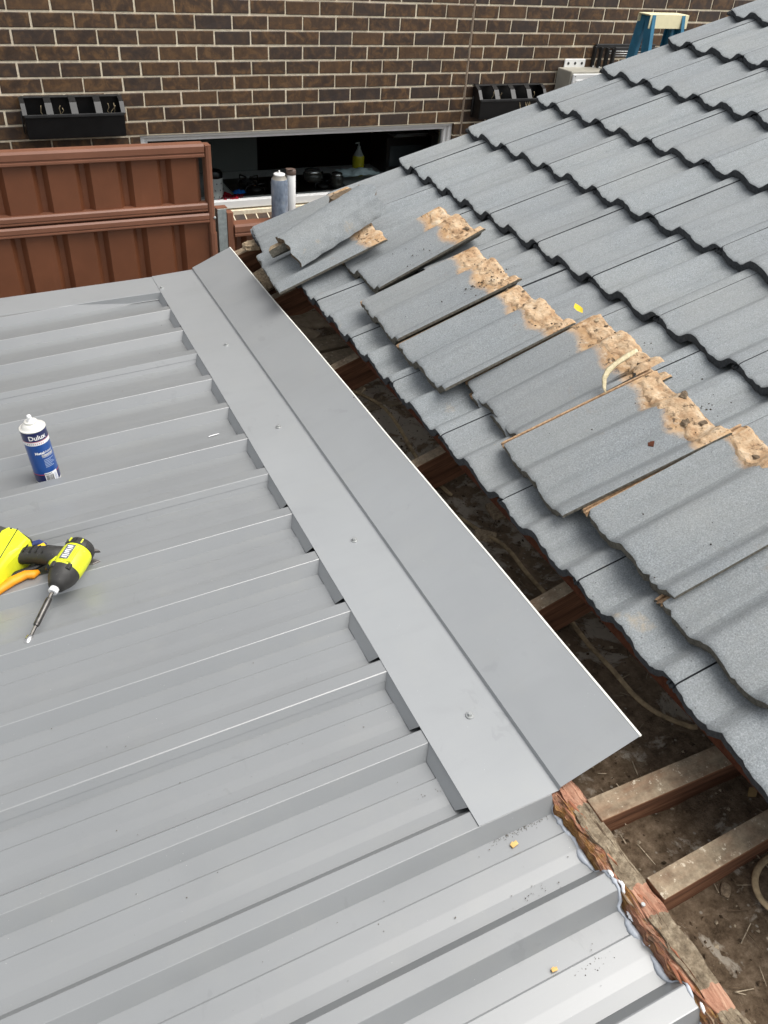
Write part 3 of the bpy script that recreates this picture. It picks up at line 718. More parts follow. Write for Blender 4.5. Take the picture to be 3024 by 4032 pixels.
# flashing: flat strip on the ribs, small step, sloping strip with a hemmed edge
FX1, ST, W2, A2 = .1650, .0085, .172, R_(19.0)       # slope relative to the roof plane
Y0, Y1 = .143, -2.472
ca, sa = math.cos(A2), math.sin(A2)
b = MB(); zt = .0016
prof = [(0, zt), (.04, zt), (.10, zt), (.155, zt), (FX1, zt)]
prof2 = [(FX1 + .001, zt + .0005), (FX1 + .0035, zt + ST), (FX1 + .0035 + W2 * .3 * ca, zt + ST + W2 * .3 * sa), (FX1 + .0035 + W2 * .7 * ca, zt + ST + W2 * .7 * sa), (FX1 + .0035 + W2 * ca, zt + ST + W2 * sa)]
P = prof + prof2; n = len(P); ys = [Y0 + (Y1 - Y0) * i / 40 for i in range(41)]; V = []; F = []
for i, y in enumerate(ys):
    for j, (x, z) in enumerate(P):
        wv = .0011 * math.sin(y * 6.1 + .6) + .0006 * math.sin(y * 15)
        V.append((x + (wv * .6 if j == 0 else 0), y, z + (wv if j >= n - 2 else (.3 * wv if 0 < j < 5 else 0))))
for i in range(40):
    for j in range(n - 1): F.append((i * n + j, i * n + j + 1, (i + 1) * n + j + 1, (i + 1) * n + j))
b.add(V, F); flashing = b.build('flashing', M_FLASH, roof); mo = flashing.modifiers.new('thick', 'SOLIDIFY'); mo.thickness = .0009; mo.offset = -1
# hemmed edge shows the pale backing of the sheet
b = MB(); V = []; F = []; ex, ez = P[-1]
for i, y in enumerate(ys):
    wv = .0011 * math.sin(y * 6.1 + .6) + .0006 * math.sin(y * 15)
    sag = -.010 * max(0, (i - 36) / 4) ** 2
    for (dx, dz) in ((-.0005, .0004), (.0, .0024), (.0042, .0018), (.0048, -.0006), (.0018, -.0018), (-.0005, -.0012)): V.append((ex + dx, y, ez + dz + wv))
for i in range(40):
    for j in range(6): F.append((i * 6 + j, i * 6 + (j + 1) % 6, (i + 1) * 6 + (j + 1) % 6, (i + 1) * 6 + j))
b.add(V, F); fixnormals(b.build('hem', M_UNDER, flashing))
# turned-down tabs between the ribs, notched round each rib
for k in range(0, 13):
    ya = RO - k * PIT - RIBT - .0005; yb = RO - (k + 1) * PIT + RIBT + .001
    j = random.uniform(-.0015, .0015); gp = random.uniform(.001, .003) if k < 6 and k not in (0, 1) else random.uniform(.006, .013)
    la = .0008; lo = -.0268
    V = [(0, ya, .0010), (0, yb + gp, .0010), (-.0135 + j, yb + .0195 + gp * .8, lo), (-.0135 + j, ya - .0190 - la, lo), (-.002, ya - .003, -.004)]
    V2 = [(v[0] + .0009, v[1], v[2]) for v in V]
    b = MB(); b.add(V + V2, [(0, 1, 2, 3, 4), (9, 8, 7, 6, 5), (0, 5, 6, 1), (1, 6, 7, 2), (2, 7, 8, 3), (3, 8, 9, 4), (4, 9, 5, 0)])
    fixnormals(b.build('flashing_tab', M_FLASH, flashing))
sc = MB(); sc.lathe((0, 0, 0), (0, 0, 1), [(.0086, 0), (.0086, .0014), (.0076, .0022)], 16, 0); sc.lathe((0, 0, .002), (0, 0, 1), [(.0048, 0), (.0048, .0050), (.0040, .0058)], 6, 0, False)
scm = sc.mesh('screw', M_STEEL)
for (x, y) in ((.012, .012), (.106, -.556), (.099, -1.124), (.101, -1.686), (.100, -2.262)):
    inst('screw', scm, flashing, Matrix.Translation((x, y, .0026)) @ Matrix.Rotation(random.uniform(-.12, .12), 4, 'X') @ Matrix.Rotation(random.uniform(-.12, .12), 4, 'Y'))

# ------------------------------------------------------------------ old beam along the opened eave, with torn edge and sealant
beam = thing('timber_beam', 'rough old eave beam with torn pink and ochre timber beside the roof sheets', 'beam', MHOUSE)
rr = random.Random(3)
def strip(name, x0, x1, ztop, zbot, y0, y1, n, mat, amp, seed, slope=0.0):
    V = []; F = []
    for i in range(n + 1):
        y = y0 + (y1 - y0) * i / n
        a = x0 + amp * noise.noise(Vector((y * 21, seed, 0))) + amp * .6 * noise.noise(Vector((y * 60, seed, 4))); c = x1 + amp * noise.noise(Vector((y * 17, seed, 9)))
        for j in range(6):
            f = j / 5; x = a + (c - a) * f
            V.append((x, y, ztop + slope * f + .0045 * noise.noise(Vector((x * 60, y * 35, seed))) + .0055 * noise.noise(Vector((x * 190, y * 34, seed)))))
        V.append((c + .002, y, zbot)); V.append((a - .001, y, zbot))
    for i in range(n):
        for j in range(8):
            j2 = (j + 1) % 8; F.append((i * 8 + j, i * 8 + j2, (i + 1) * 8 + j2, (i + 1) * 8 + j))
    F += [list(range(8)), [n * 8 + k for k in range(8)][::-1]]
    b = MB(); b.add(V, F, 0, False); return fixnormals(b.build(name, mat, beam))
strip('beam_top', .166, .202, -.656, -.86, .08, -3.7, 520, M_BEAMTOP, .0065, 1.0)
strip('split_edge', .151, .170, -.664, -.80, -2.44, -3.7, 460, M_OCHRE, .012, 6.0, .006)
for i in range(70):
    y = -2.475 - i * .0085 - rr.uniform(0, .006); L = rr.uniform(.012, .055)
    p = Vector((.156 + rr.uniform(-.006, .018), y, -.658 + rr.uniform(-.005, .003)))
    d = Vector((rr.uniform(-.006, .010), -L, rr.uniform(-.003, .004))); q = p + d; w = rr.uniform(.0012, .0040); t_ = rr.uniform(.0008, .002)
    s_ = Vector((1, rr.uniform(-.3, .3), rr.uniform(-.3, .5))).normalized() * w; mid_ = p.lerp(q, rr.uniform(.25, .6)) + Vector((rr.uniform(-.002, .002), 0, rr.uniform(0, .003)))
    uz = Vector((0, 0, t_)); b = MB()
    b.add([p - s_ * .5, p + s_ * .4, mid_ - s_, mid_ + s_, q, p + uz, mid_ + uz * 1.5 - s_ * .3, q - uz], [(0, 1, 3, 2), (2, 3, 4), (0, 2, 6, 5), (2, 4, 6), (1, 5, 6, 3), (3, 6, 4), (0, 5, 1)])
    b.build('splinter', rr.choice([M_OCHRE, M_FRESH, M_OCHRE, M_RAFTER, M_BEAMTOP, M_FRESH]), beam)
b = MB(); b.lathe((.170, -2.700, -.653), (.1, 0, 1), [(.004, 0), (.0035, .002)], 8); b.build('nail_head', M_STEEL, beam)
def roofz(y):
    yy = (y - RO + PIT * 100) % PIT; d = min(yy, PIT - yy)
    return -RH if d > RIBW else (0 if d < RIBT else -RH * (d - RIBT) / (RIBW - RIBT))
seal = thing('sealant_bead', 'lumpy grey sealant smeared where the roof sheets meet the torn beam', 'sealant', MROOF)
pts = []; rs = []; y = -2.478
while y > -2.98:
    dip = roofz(y); x = .147 + .006 * noise.noise(Vector((y * 30, 1, 1)))
    pts.append((x + .004 - .006 * (1 if dip < -.02 else 0), y, dip + .0005)); rs.append(max(.0008, .0034 + .0085 * noise.noise(Vector((y * 30, 7, 2))) + .0030 * noise.noise(Vector((y * 130, 2, 2))))); y -= .004
b = MB(); b.tube(pts, .005, 8, 0, .9, None, rs); b.build('bead', M_SEAL, seal)
rr = random.Random(31)
for (x, y, L) in ((.153, -2.630, .014), (.158, -2.652, .020), (.152, -2.690, .018), (.156, -2.712, .026), (.153, -2.735, .018), (.153, -2.850, .022), (.156, -2.872, .026)):
    b = MB(); n_ = 9; pts = []; rs = []
    for i in range(n_):
        f = i / (n_ - 1); yy = y - L * f; pts.append((x + rr.uniform(-.0015, .0015), yy, roofz(yy) + .006 + rr.uniform(-.001, .001))); rs.append(.0008 + .0036 * math.sin(math.pi * f) * rr.uniform(.6, 1.2))
    b.tube(pts, .003, 8, 0, .75, None, rs); b.build('white_smear', M_SEALW, seal)

# ------------------------------------------------------------------ opened roof cavity
def cz(x, y):
    t_ = min(1, max(0, (y + 2.30) / .25)); base = -.712 * (1 - t_) + (-.738) * t_
    return base + .012 * noise.noise(Vector((x * 9, y * 9, 0))) + .007 * noise.noise(Vector((x * 30, y * 30, 2)))
b = MB(); V = []; F = []; nx, ny = 60, 190
for i in range(nx + 1):
    for j in range(ny + 1):
        x = .18 + 2.6 * (i / nx) ** 1.7; y = .25 - 4.6 * j / ny; p = H(x, y, cz(x, y)); V.append(p)
for i in range(nx):
    for j in range(ny): F.append((i * (ny + 1) + j, i * (ny + 1) + j + 1, (i + 1) * (ny + 1) + j + 1, (i + 1) * (ny + 1) + j))
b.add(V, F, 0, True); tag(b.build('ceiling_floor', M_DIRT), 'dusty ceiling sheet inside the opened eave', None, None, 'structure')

rr = random.Random(21); b = MB(); gsets = [MB(), MB()]
for _ in range(5200):
    x = .18 + 1.0 * rr.random() ** 1.5; y = rr.uniform(-3.1, .1); s_ = rr.choice([.0015, .002, .003, .004, .006]) * rr.uniform(.7, 1.2)
    p = H(x, y, cz(x, y) + s_ * .2); P = [Vector((rr.uniform(.4, 1.2) * s_, 0, 0)), Vector((0, rr.uniform(.4, 1) * s_, 0)), Vector((-rr.uniform(.4, 1) * s_, 0, 0)), Vector((0, -rr.uniform(.4, 1) * s_, 0)), Vector((0, 0, s_ * .8))]
    mr = Matrix.Rotation(rr.uniform(0, 6), 3, 'Z'); gsets[0 if rr.random() < .72 else 1].add([p + mr @ q for q in P], [(0, 1, 4), (1, 2, 4), (2, 3, 4), (3, 0, 4)])
for _ in range(700):
    x = .2 + .9 * rr.random() ** 1.4; y = rr.uniform(-3.1, .1); p = H(x, y, cz(x, y) + .003); an = rr.uniform(0, 6.3); L = rr.uniform(.01, .05); d = Vector((math.cos(an), math.sin(an), rr.uniform(-.1, .25))) * L; n_ = Vector((-d.y, d.x, 0)).normalized() * rr.uniform(.0004, .0012)
    gsets[1 if rr.random() < .5 else 0].add([p - n_, p + n_, p + d + n_, p + d - n_], [(0, 1, 2, 3)])
tag(gsets[0].build('dust_crumbs', flat('dust_crumbs', (.10, .07, .045), .95, .1, 0, .6, 40)), 'brown crumbs and straw lying in the opened eave', None, None, 'stuff')
tag(gsets[1].build('pale_crumbs', flat('pale_crumbs', (.34, .28, .20), .95, .1, 0, .5, 40)), 'pale grit and straw lying in the opened eave', None, None, 'stuff')
tr_ = thing('tile_roof', 'grey concrete tile roof of overlapping wavy tiles rising to the right', 'roof', MTILE)
MT_INV = MTILE.inverted()
def inT(p): return MT_INV @ p
def beam_between(name, A, B, w, h, mat, parent, toT=True):
    """timber whose TOP centre line runs A to B (house frame)"""
    A = H(*A); B = H(*B)
    if toT: A = inT(A); B = inT(B); upw = (MT_INV.to_3x3() @ HZ)
    else: upw = HZ
    d = (B - A).normalized(); s_ = d.cross(upw).normalized(); u_ = s_.cross(d); L = (B - A).length
    mr = Matrix((d, s_, u_)).transposed().to_4x4(); mr.translation = (A + B) / 2 - u_ * h / 2
    b = MB(); b.box((0, 0, 0), (L, w, h), None, 0, .002); o = b.build(name, mat, parent); o.matrix_basis = mr; return o
# horizontal tie pieces close to the eye
beam_between('ceiling_joist', (.199, -2.531, -.650), (1.6, -2.531, -.650), .046, .085, M_RAFTER, tr_)
beam_between('ceiling_joist', (.205, -2.688, -.650), (1.6, -2.62, -.628), .042, .085, M_RAFTER, tr_)
def ylow(x): return -.650 + (x - .377) * math.tan(PITCH)
for y in (-2.062, -1.458, -.855, -.25, -3.25, -3.85):
    x0 = .20
    beam_between('rafter', (x0, y, ylow(x0) + .012), (2.4, y, ylow(2.4) + .012), .036, .110, M_RAFTER, tr_)
# planks and blocks lying at the far end of the opening
M_PLANK = wood_mat('dusty_plank', (.07, .05, .03), (.16, .12, .075), (.25, .19, .12), 0, (.40, .32, .22), .9)
for (A, B, w, h) in (((.36, -.700, -.690), (1.0, -.62, -.690), .085, .020), ((.36, -.57, -.700), (1.0, -.50, -.695), .10, .02), ((.36, -.775, -.735), (1.0, -.70, -.735), .05, .03), ((.36, -.98, -.735), (1.0, -.93, -.735), .06, .03)):
    beam_between('packing_plank', A, B, w, h, M_PLANK, tr_)
beam_between('gable_plate', (.30, .10, -.600), (1.6, .10, -.14), .05, .12, M_RAFTER, tr_)
beam_between('gable_rafter', (.24, -.045, -.67), (1.4, -.045, -.27), .04, .10, M_RAFTER, tr_)
beam_between('eave_batten', (.452, .12, -.535), (.452, -4.2, -.535), .045, .028, M_BATTEN, tr_)
for k in range(1, 5): beam_between('batten', (.452 + k * .316, .12, -.535 + k * .113), (.452 + k * .316, -4.2, -.535 + k * .113), .045, .028, M_BATTEN, tr_)
M_BLOCK = flat('dusty_brick', (.38, .30, .21), .95, .1, 0, .3, 25, 0, .6)
for i, (x, y, z, rz, lab) in enumerate(((.50, -.13, -.735, .3, 'dusty pale brick lying flat at the far end of the opened eave'), (.52, -.30, -.755, -.2, 'dusty pale brick tilted near the rafters under the loose tiles'), (.44, -.40, -.765, .9, 'broken dusty half brick against the white flashing hem'))):
    b = MB(); b.box((0, 0, 0), (.23 if i < 2 else .12, .11, .076), None, 0, .006); o = b.build('brick', M_BLOCK); tag(o, lab, 'brick')
    o.matrix_world = Matrix.Translation(H(x, y, z)) @ Matrix.Rotation(rz, 4, 'Z') @ Matrix.Rotation(.12 * i, 4, 'X')

rr = random.Random(77)
for i in range(46):
    x = .30 + .45 * rr.random() ** 1.3; y = rr.uniform(-2.95, -.1); s_ = rr.choice([.008, .012, .018, .026]) * rr.uniform(.7, 1.2)
    bm = bmesh.new(); bmesh.ops.create_icosphere(bm, subdivisions=2, radius=1.0); so_ = rr.uniform(0, 50)
    for w in bm.verts:
        n1 = 1 + .55 * noise.noise(w.co * 1.3 + Vector((so_, 0, 0))) + .25 * noise.noise(w.co * 4 + Vector((0, so_, 0))); q = Vector([math.copysign(min(abs(c), .7), c) for c in w.co * n1]); w.co = Vector((q.x * s_ * 1.5, q.y * s_, q.z * s_ * .45))
    me = bpy.data.meshes.new('rubble'); bm.to_mesh(me); bm.free(); me.materials.append(rr.choice([M_DBRN, M_SAND, M_EDGE_R, M_DBRN]))
    o = inst('rubble', me); o.matrix_world = Matrix.Translation(H(x, y, cz(x, y) + s_ * .12)) @ Matrix.Rotation(rr.uniform(0, 6), 4, 'Z') @ Matrix.Rotation(rr.uniform(-.3, .3), 4, 'X')
    tag(o, 'small piece of broken mortar or tile in the dust of the opened eave', 'rubble', 'broken bits in the opened eave')
# ------------------------------------------------------------------ roof tiles
A_ = .0270; PK = .272
PW = [(0, 1.0), (.014, .965), (.028, .86), (.042, .64), (.052, .40), (.059, .22), (.0625, .15), (.080, .075), (.100, .01), (.105, .0), (.1075, .02), (.116, .18), (.126, .50), (.136, .83), (.144, .97), (.150, 1.0)]
def wave(v):
    t_ = (v - PK) % .150
    for (a, ha), (b_, hb) in zip(PW[:-1], PW[1:]):
        if a <= t_ <= b_:
            f = (t_ - a) / (b_ - a); return A_ * (ha + (hb - ha) * f)
    return A_
CH = [(-.026, .003), (-.0235, .0095), (-.0185, .0095), (-.018, .0045), (-.0135, .0045), (-.013, .0100), (-.008, .0100), (-.0075, .0050), (-.0025, .0055)]
CREASE = [v for c in (-2, -1, 0, 1) for t_ in (.0625, .105) for v in [PK + c * .150 + t_]]
def tile_mesh(seed, v0=0.0, v1=.300, loose=False, u0=0.0, u1=.420, chip=None, mats=None, rough=1.0):
    rr = random.Random(seed)
    vs = []
    if v0 == 0.0:
        for (v, h) in CH: vs.append((v, h, h - .010, 2))
    N = int((v1 - v0) / .0085)
    grid = sorted([v0 + (v1 - v0) * i / N for i in range(N + 1) if all(abs(v0 + (v1 - v0) * i / N - c) > .0042 or i in (0, N) for c in CREASE)] + [c for c in CREASE if v0 + .004 < c < v1 - .004])
    for v in grid:
        h = wave(v); th = .0255 if v < .250 else max(.008, .0255 - (v - .250) * .5)
        vs.append((v, h, h - th, 0))
    us = [u0, u0 + .0035, u0 + .012, u0 + (u1 - u0) * .3, u0 + (u1 - u0) * .6, u1 - .03, u1 - .006, u1]
    nv = len(vs); nu = len(us); V = []; b = MB()
    jf = [rr.uniform(-.0018, .0018) * rough for _ in range(nv)]; jb = [rr.uniform(-.004, .004) * rough for _ in range(nv)]
    for _ in range(2 + (3 if loose else 1)):
        c = rr.randrange(nv); jf[c] += rr.uniform(.002, .005)
    if chip:
        for k, (v, *_x) in enumerate(vs):
            if chip[0] <= v <= chip[1]: jb[k] -= chip[2] * (.7 + .5 * rr.random())
    for iu, u in enumerate(us):
        for k, (v, h, hb, mt) in enumerate(vs):
            uu = u + (jf[k] if iu == 0 else (jf[k] * .6 if iu == 1 else 0)) + (jb[k] if iu == nu - 1 else (jb[k] * .9 if iu == nu - 2 else (jb[k] * .6 if iu == nu - 3 and abs(jb[k]) > .02 else 0)))
            z = h - (.0030 if iu == 0 else (.0008 if iu == 1 else 0)) - (.004 if iu == nu - 1 else 0) + rr.uniform(-.0003, .0003)
            V.append((uu, -v, z))
    nt_ = len(V)
    for u in (u0, u1):
        for k, (v, h, hb, mt) in enumerate(vs):
            V.append((u + (jf[k] * .8 + .001 if u == u0 else jb[k]), -v, hb + rr.uniform(-.0012, .0012) * rough))
    top = []; bF = nt_; bB = nt_ + nv
    ftop = [[], []]
    for iu in range(nu - 1):
        for k in range(nv - 1):
            f = (iu * nv + k, iu * nv + k + 1, (iu + 1) * nv + k + 1, (iu + 1) * nv + k)
            ftop[1 if vs[k][3] == 2 else 0].append(f)
    b.v = list(V)
    def add(fs, mi, sm):
        for f in fs: b.f.append(list(f)); b.mi.append(mi); b.sm.append(sm)
    add(ftop[0], 0, True); add(ftop[1], 2, False)
    add([(k + 1, k, bF + k, bF + k + 1) for k in range(nv - 1)], 1, False)
    lastr = (nu - 1) * nv
    add([(lastr + k, lastr + k + 1, bB + k + 1, bB + k) for k in range(nv - 1)], 3, False)
    add([(bF + k, bB + k, bB + k + 1, bF + k + 1) for k in range(nv - 1)], 1, False)
    L = [iu * nv for iu in range(nu)]; Rr = [iu * nv + nv - 1 for iu in range(nu)]
    add([L + [bB, bF]], 1, False); add([Rr[::-1] + [bF + nv - 1, bB + nv - 1]], 1, False)
    me = b.mesh('tile', mats or ([M_TILE_LOOSE, M_EDGE_LOOSE, M_TERRA, M_SAND] if loose else [M_TILE, M_EDGE, M_EDGE, M_EDGE]))
    cs = {k for k in range(nv) if any(abs(vs[k][0] - c) < 1e-6 for c in CREASE)}
    for e in me.edges:
        a, c = e.vertices
        if a < nt_ and c < nt_ and a % nv == c % nv and a % nv in cs: e.use_edge_sharp = True
        elif (a < nt_) != (c < nt_) or (a < nv and c < nv): e.use_edge_sharp = True
    return me
TILT = math.atan(.0285 / .3355)
variants = [tile_mesh(10 + i, 0.0, .2955) for i in range(5)]; halfs = [tile_mesh(40 + i, .150, .2955) for i in range(2)]
def tile_mat4(u, v, h, rz=0.0, tilt=TILT, roll=0.0): return Matrix.Translation((u, -v, h - wave(0))) @ Matrix.Rotation(rz, 4, 'Z') @ Matrix.Rotation(tilt, 4, 'Y') @ Matrix.Rotation(roll, 4, 'X')
offs = {-2: .022, -1: .168, 0: .003, 1: .160, 2: .018, 3: .176, 4: .034, 5: .19, 6: .04, 7: .18, 8: .05, 9: .19}
fu = {-2: -.697, -1: -.340}
rest = []; cnt = 0
for row in range(-2, 10):
    u = fu.get(row, row * .3355); off = offs[row]; odd = off < .1
    v = off if odd else off - .300
    if odd:
        inst('tile', random.choice(halfs), tr_, tile_mat4(u, off - .300, 0))
    c = 0
    while v < 3.3:
        j = random.uniform(-.0022, .0022); mt = tile_mat4(u + random.uniform(-.002, .002), v + random.uniform(-.001, .001), random.uniform(-.0012, .0012), random.uniform(-.004, .004))
        ok = any(seen(MTILE @ Vector((u + a, -(v + b_), 0)), 60) for a in (0, .2, .4) for b_ in (0, .15, .3))
        me = variants[(c * 2 + row) % 5]
        if ok and cnt < 290: inst('tile', me, tr_, mt); cnt += 1
        else: rest.append((me, mt))
        v += .2985; c += 1
bm = bmesh.new()
for me, mt in rest:
    m2 = me.copy(); m2.transform(mt); bm.from_mesh(m2); bpy.data.meshes.remove(m2)
me = bpy.data.meshes.new('outer_tiles'); bm.to_mesh(me); bm.free()
for m_ in (M_TILE, M_EDGE, M_TILE, M_EDGE): me.materials.append(m_)
o = link(bpy.data.objects.new('outer_tiles', me), tr_); o['kind'] = 'stuff'

# loose tiles laid along the eave
LG = 'loose tiles stacked along the eave'
def bedding_mat():
    q = NM('bedding_mortar'); w = q.world()
    c = q.ramp(q.noise(26, 6, .7, w), [(.26, (.25, .15, .08)), (.42, (.48, .315, .185)), (.57, (.62, .46, .30)), (.74, (.70, .60, .46))])
    c = q.mix(q.ramp(q.noise(48, 6, .78, q.vmap(w, (1, 1, 1), (.4, 0, .9))), [(.56, 0.0), (.64, .9)]), c, (.085, .058, .036))
    return q.fin(c, .95, .1, 0, q.bump(q.noise(130, 6, .8, w), .9, .006))
M_BED = bedding_mat()
def crust(tile, seed):
    NU, NV = 14, 64; V = []; F = []; idx = {}
    for i in range(NU + 1):
        for j in range(NV + 1):
            v = .002 + .281 * j / NV; f = i / NU
            lo = .348 + .012 * noise.noise(Vector((v * 30, seed, 1))) + .010 * noise.noise(Vector((v * 85, seed, 5))) + .009 * math.sin(v * 42 + seed); hi = .421 + .005 * noise.noise(Vector((v * 50, seed, 3)))
            u = lo + (hi - lo) * f
            k = noise.noise(Vector((u * 34, v * 34, seed))); k2 = noise.noise(Vector((u * 95, v * 95, seed))); k3 = noise.noise(Vector((u * 240, v * 240, seed)))
            ed = min(1, f / .16) * min(1, (1 - f) / .10) * min(1, j / 2.5) * min(1, (NV - j) / 2.5)
            z = wave(v) + (.0045 + .0062 * k + .0026 * k2 + .0009 * k3) * ed - .0028 * (1 - ed) - (.004 if f > .95 else 0)
            V.append((u, -v, z))
    for i in range(NU):
        for j in range(NV): a = i * (NV + 1) + j; F.append((a, a + 1, a + NV + 2, a + NV + 1))
    b = MB(); b.add(V, F, 0, False); b.build('bedding_mortar', M_BED, tile)
    # old bedding mortar stuck along the upper end of a loose tile
    rr = random.Random(seed * 7)
    for k in range(rr.randint(4, 7)):
        v = rr.uniform(.0, .27); u = .42 - abs(rr.gauss(0, .028)) - .004; r0 = rr.choice([.003, .004, .005, .0075]) * rr.uniform(.8, 1.3)
        bm = bmesh.new(); bmesh.ops.create_icosphere(bm, subdivisions=2, radius=1.0); so_ = rr.uniform(0, 50)
        for w in bm.verts:
            n1 = 1 + .5 * noise.noise(w.co * 1.7 + Vector((so_, 0, 0))) + .35 * noise.noise(w.co * 4 + Vector((0, so_, 0))); w.co = Vector((w.co.x * r0 * n1, w.co.y * r0 * 1.5 * n1, w.co.z * r0 * .55 * n1))
        me = bpy.data.meshes.new('mortar_crust'); bm.to_mesh(me); bm.free(); me.materials.append(rr.choice([M_DBRN, M_SAND, M_SAND, M_DBRN]))
        inst('mortar_crust', me, tile, Matrix.Translation((u, -v, wave(v) + .003)) @ Matrix.Rotation(rr.uniform(0, 3), 4, 'Z'))
def loose_tile(label, u, v, h, seed, rz=0.0, hb=None, roll=0.0, chip=None, **kw):
    kw.setdefault('v1', .285); th = -math.atan(((hb if hb is not None else h) - h) / .42)
    o = inst('roof_tile', tile_mesh(seed, loose=True, chip=chip, **kw), None, MTILE @ tile_mat4(u, v, h, rz, th, roll)); tag(o, label, 'roof tile', LG); crust(o, seed); return o
loose_tile('grey tile overhanging the gable edge, farthest of the loose tiles, with a broken piece lying on it', -.690, -.095, .018, 101, R_(-8), .030)
loose_tile('farthest low grey tile hanging over the flashing end, with a sandy broken upper edge', -.757, .172, .026, 102, R_(-4.5), .052, v1=.318)
loose_tile('grey tile with a thin sandy left edge, lying behind the pair beside the farthest tile', -.524, .462, .014, 103, R_(3.2), .028)
loose_tile('grey tile with a bright sandy left edge and a brown dirt smear near its top', -.600, .812, .040, 104, R_(-2.0), .048)
loose_tile('grey tile butted against the tile with the dirt smear, its own sandy top plain', -.617, 1.116, .038, 105, R_(.2), .036)
loose_tile('grey tile with a corner snapped off beside the curled sandy sliver', -.543, 1.388, .016, 106, R_(-3.0), .034, 0, (.225, .30, .10))
loose_tile('grey tile with a thick ridged sandy left edge next to the snapped corner', -.607, 1.686, .034, 107, R_(-5.2), .050)
loose_tile('grey tile beside the right frame edge with a dark gap along its left side', -.587, 1.996, .042, 108, R_(-1.3), .046)
loose_tile('nearest grey tile of the loose row, its ridged left corner uncovered', -.610, 2.268, .028, 109, R_(0), .034)
loose_tile('mostly hidden tile showing only a rounded sandy roll beside the snapped corner', -.552, 1.424, .000, 110, R_(-3), .010)
# broken tile pieces, sliver and mortar
bm = bmesh.new(); NX, NY = 34, 20; gv = {}; RR = .118
for lay in (0, 1):
    for i in range(NX + 1):
        for j in range(NY + 1):
            fx, fy = i / NX, j / NY; an = R_(-34 + 104 * fy); r_ = RR - .021 * lay
            e0 = .014 * noise.noise(Vector((fy * 6, 3, 1))) + .004 * noise.noise(Vector((fy * 25, 3, 1))); e1 = .040 * noise.noise(Vector((fy * 3.2, 9, 4))) + .008 * noise.noise(Vector((fy * 22, 9, 4)))
            x = e0 + (.375 + e1 - e0) * fx
            r_ += .0030 * noise.noise(Vector((x * 30, fy * 9, lay * 5))) + (.0022 * noise.noise(Vector((x * 90, fy * 30, 2))) if lay == 0 else 0)
            eg = .006 * noise.noise(Vector((fx * 10, j, 7))) if j in (0, NY) else 0
            gv[lay, i, j] = bm.verts.new((x, -(r_ * math.sin(an)) + eg, r_ * math.cos(an) - RR * math.cos(R_(70)) + .014 * (fx - .3)))
for i in range(NX):
    for j in range(NY):
        f = bm.faces.new((gv[0, i, j], gv[0, i, j + 1], gv[0, i + 1, j + 1], gv[0, i + 1, j])); f.smooth = True
        bm.faces.new((gv[1, i, j], gv[1, i + 1, j], gv[1, i + 1, j + 1], gv[1, i, j + 1])).material_index = 1
for i in range(NX):
    f = bm.faces.new((gv[0, i, 0], gv[0, i + 1, 0], gv[1, i + 1, 0], gv[1, i, 0])); f.material_index = 0
    f = bm.faces.new((gv[0, i + 1, NY], gv[0, i, NY], gv[1, i, NY], gv[1, i + 1, NY])); f.material_index = 0
for j in range(NY):
    bm.faces.new((gv[0, 0, j + 1], gv[0, 0, j], gv[1, 0, j], gv[1, 0, j + 1])).material_index = 1
    bm.faces.new((gv[0, NX, j], gv[0, NX, j + 1], gv[1, NX, j + 1], gv[1, NX, j])).material_index = 1
bmesh.ops.recalc_face_normals(bm, faces=bm.faces)
for e in bm.edges:
    if len(e.link_faces) == 2 and e.calc_face_angle(0) > .6: e.smooth = False
me = bpy.data.meshes.new('tile_fragment'); bm.to_mesh(me); bm.free(); me.materials.append(M_TILE); me.materials.append(M_DBRN)
o = link(bpy.data.objects.new('tile_fragment', me)); o.matrix_world = MTILE @ Matrix.Translation((-.670, -.305, .034)) @ Matrix.Rotation(R_(5), 4, 'Z') @ Matrix.Rotation(R_(-3), 4, 'Y')
tag(o, 'long curved broken grey ridge piece lying across the two farthest loose tiles', 'tile fragment')
def lump(name, label, cat, mat4, size, mat, seed, sub=3, amp=.35):
    bm = bmesh.new(); bmesh.ops.create_icosphere(bm, subdivisions=sub, radius=1.0)
    for v in bm.verts:
        n1 = 1 + amp * noise.noise(v.co * 1.6 + Vector((seed, 0, 0))) + amp * .5 * noise.noise(v.co * 4.5 + Vector((0, seed, 0)))
        q = v.co * n1; q = Vector([math.copysign(min(abs(c), .78), c) for c in q]); v.co = Vector((q.x * size[0], q.y * size[1], q.z * size[2]))
    me = bpy.data.meshes.new(name); bm.to_mesh(me); bm.free(); me.materials.append(mat)
    o = link(bpy.data.objects.new(name, me)); o.matrix_world = mat4; return tag(o, label, cat)
o = inst('tile_fragment', tile_mesh(202, .04, .110, True, 0, .085, None, [M_SAND, M_EDGE_LOOSE, M_TERRA, M_SAND], 2.5), None, MTILE @ tile_mat4(-.715, .205, .088, R_(-6), -.1))
tag(o, 'small sandy broken tile end beside the long broken piece', 'tile fragment')
lump('mortar_lump', 'brown crumbly mortar lump behind the long broken tile piece', 'mortar', MTILE @ Matrix.Translation((-.372, -.165, .082)), (.062, .036, .026), M_DBRN, 2.2)
M_CURL = edge_mat('pale_sliver', (.45, .38, .22), (.72, .64, .44))
b = MB(); P = [(-.192, -1.655, .075), (-.225, -1.657, .074), (-.26, -1.660, .072), (-.285, -1.664, .068), (-.305, -1.674, .060), (-.318, -1.690, .047), (-.322, -1.702, .036)]
b.tube(P, .008, 6, 0, .22, (0, -.5, .85), [.0055, .0075, .0065, .0080, .0062, .0048, .0008]); o = b.build('tile_sliver', M_CURL); o.matrix_world = MTILE; tag(o, 'curled pale sandy tile sliver beside the snapped tile corner', 'tile fragment')
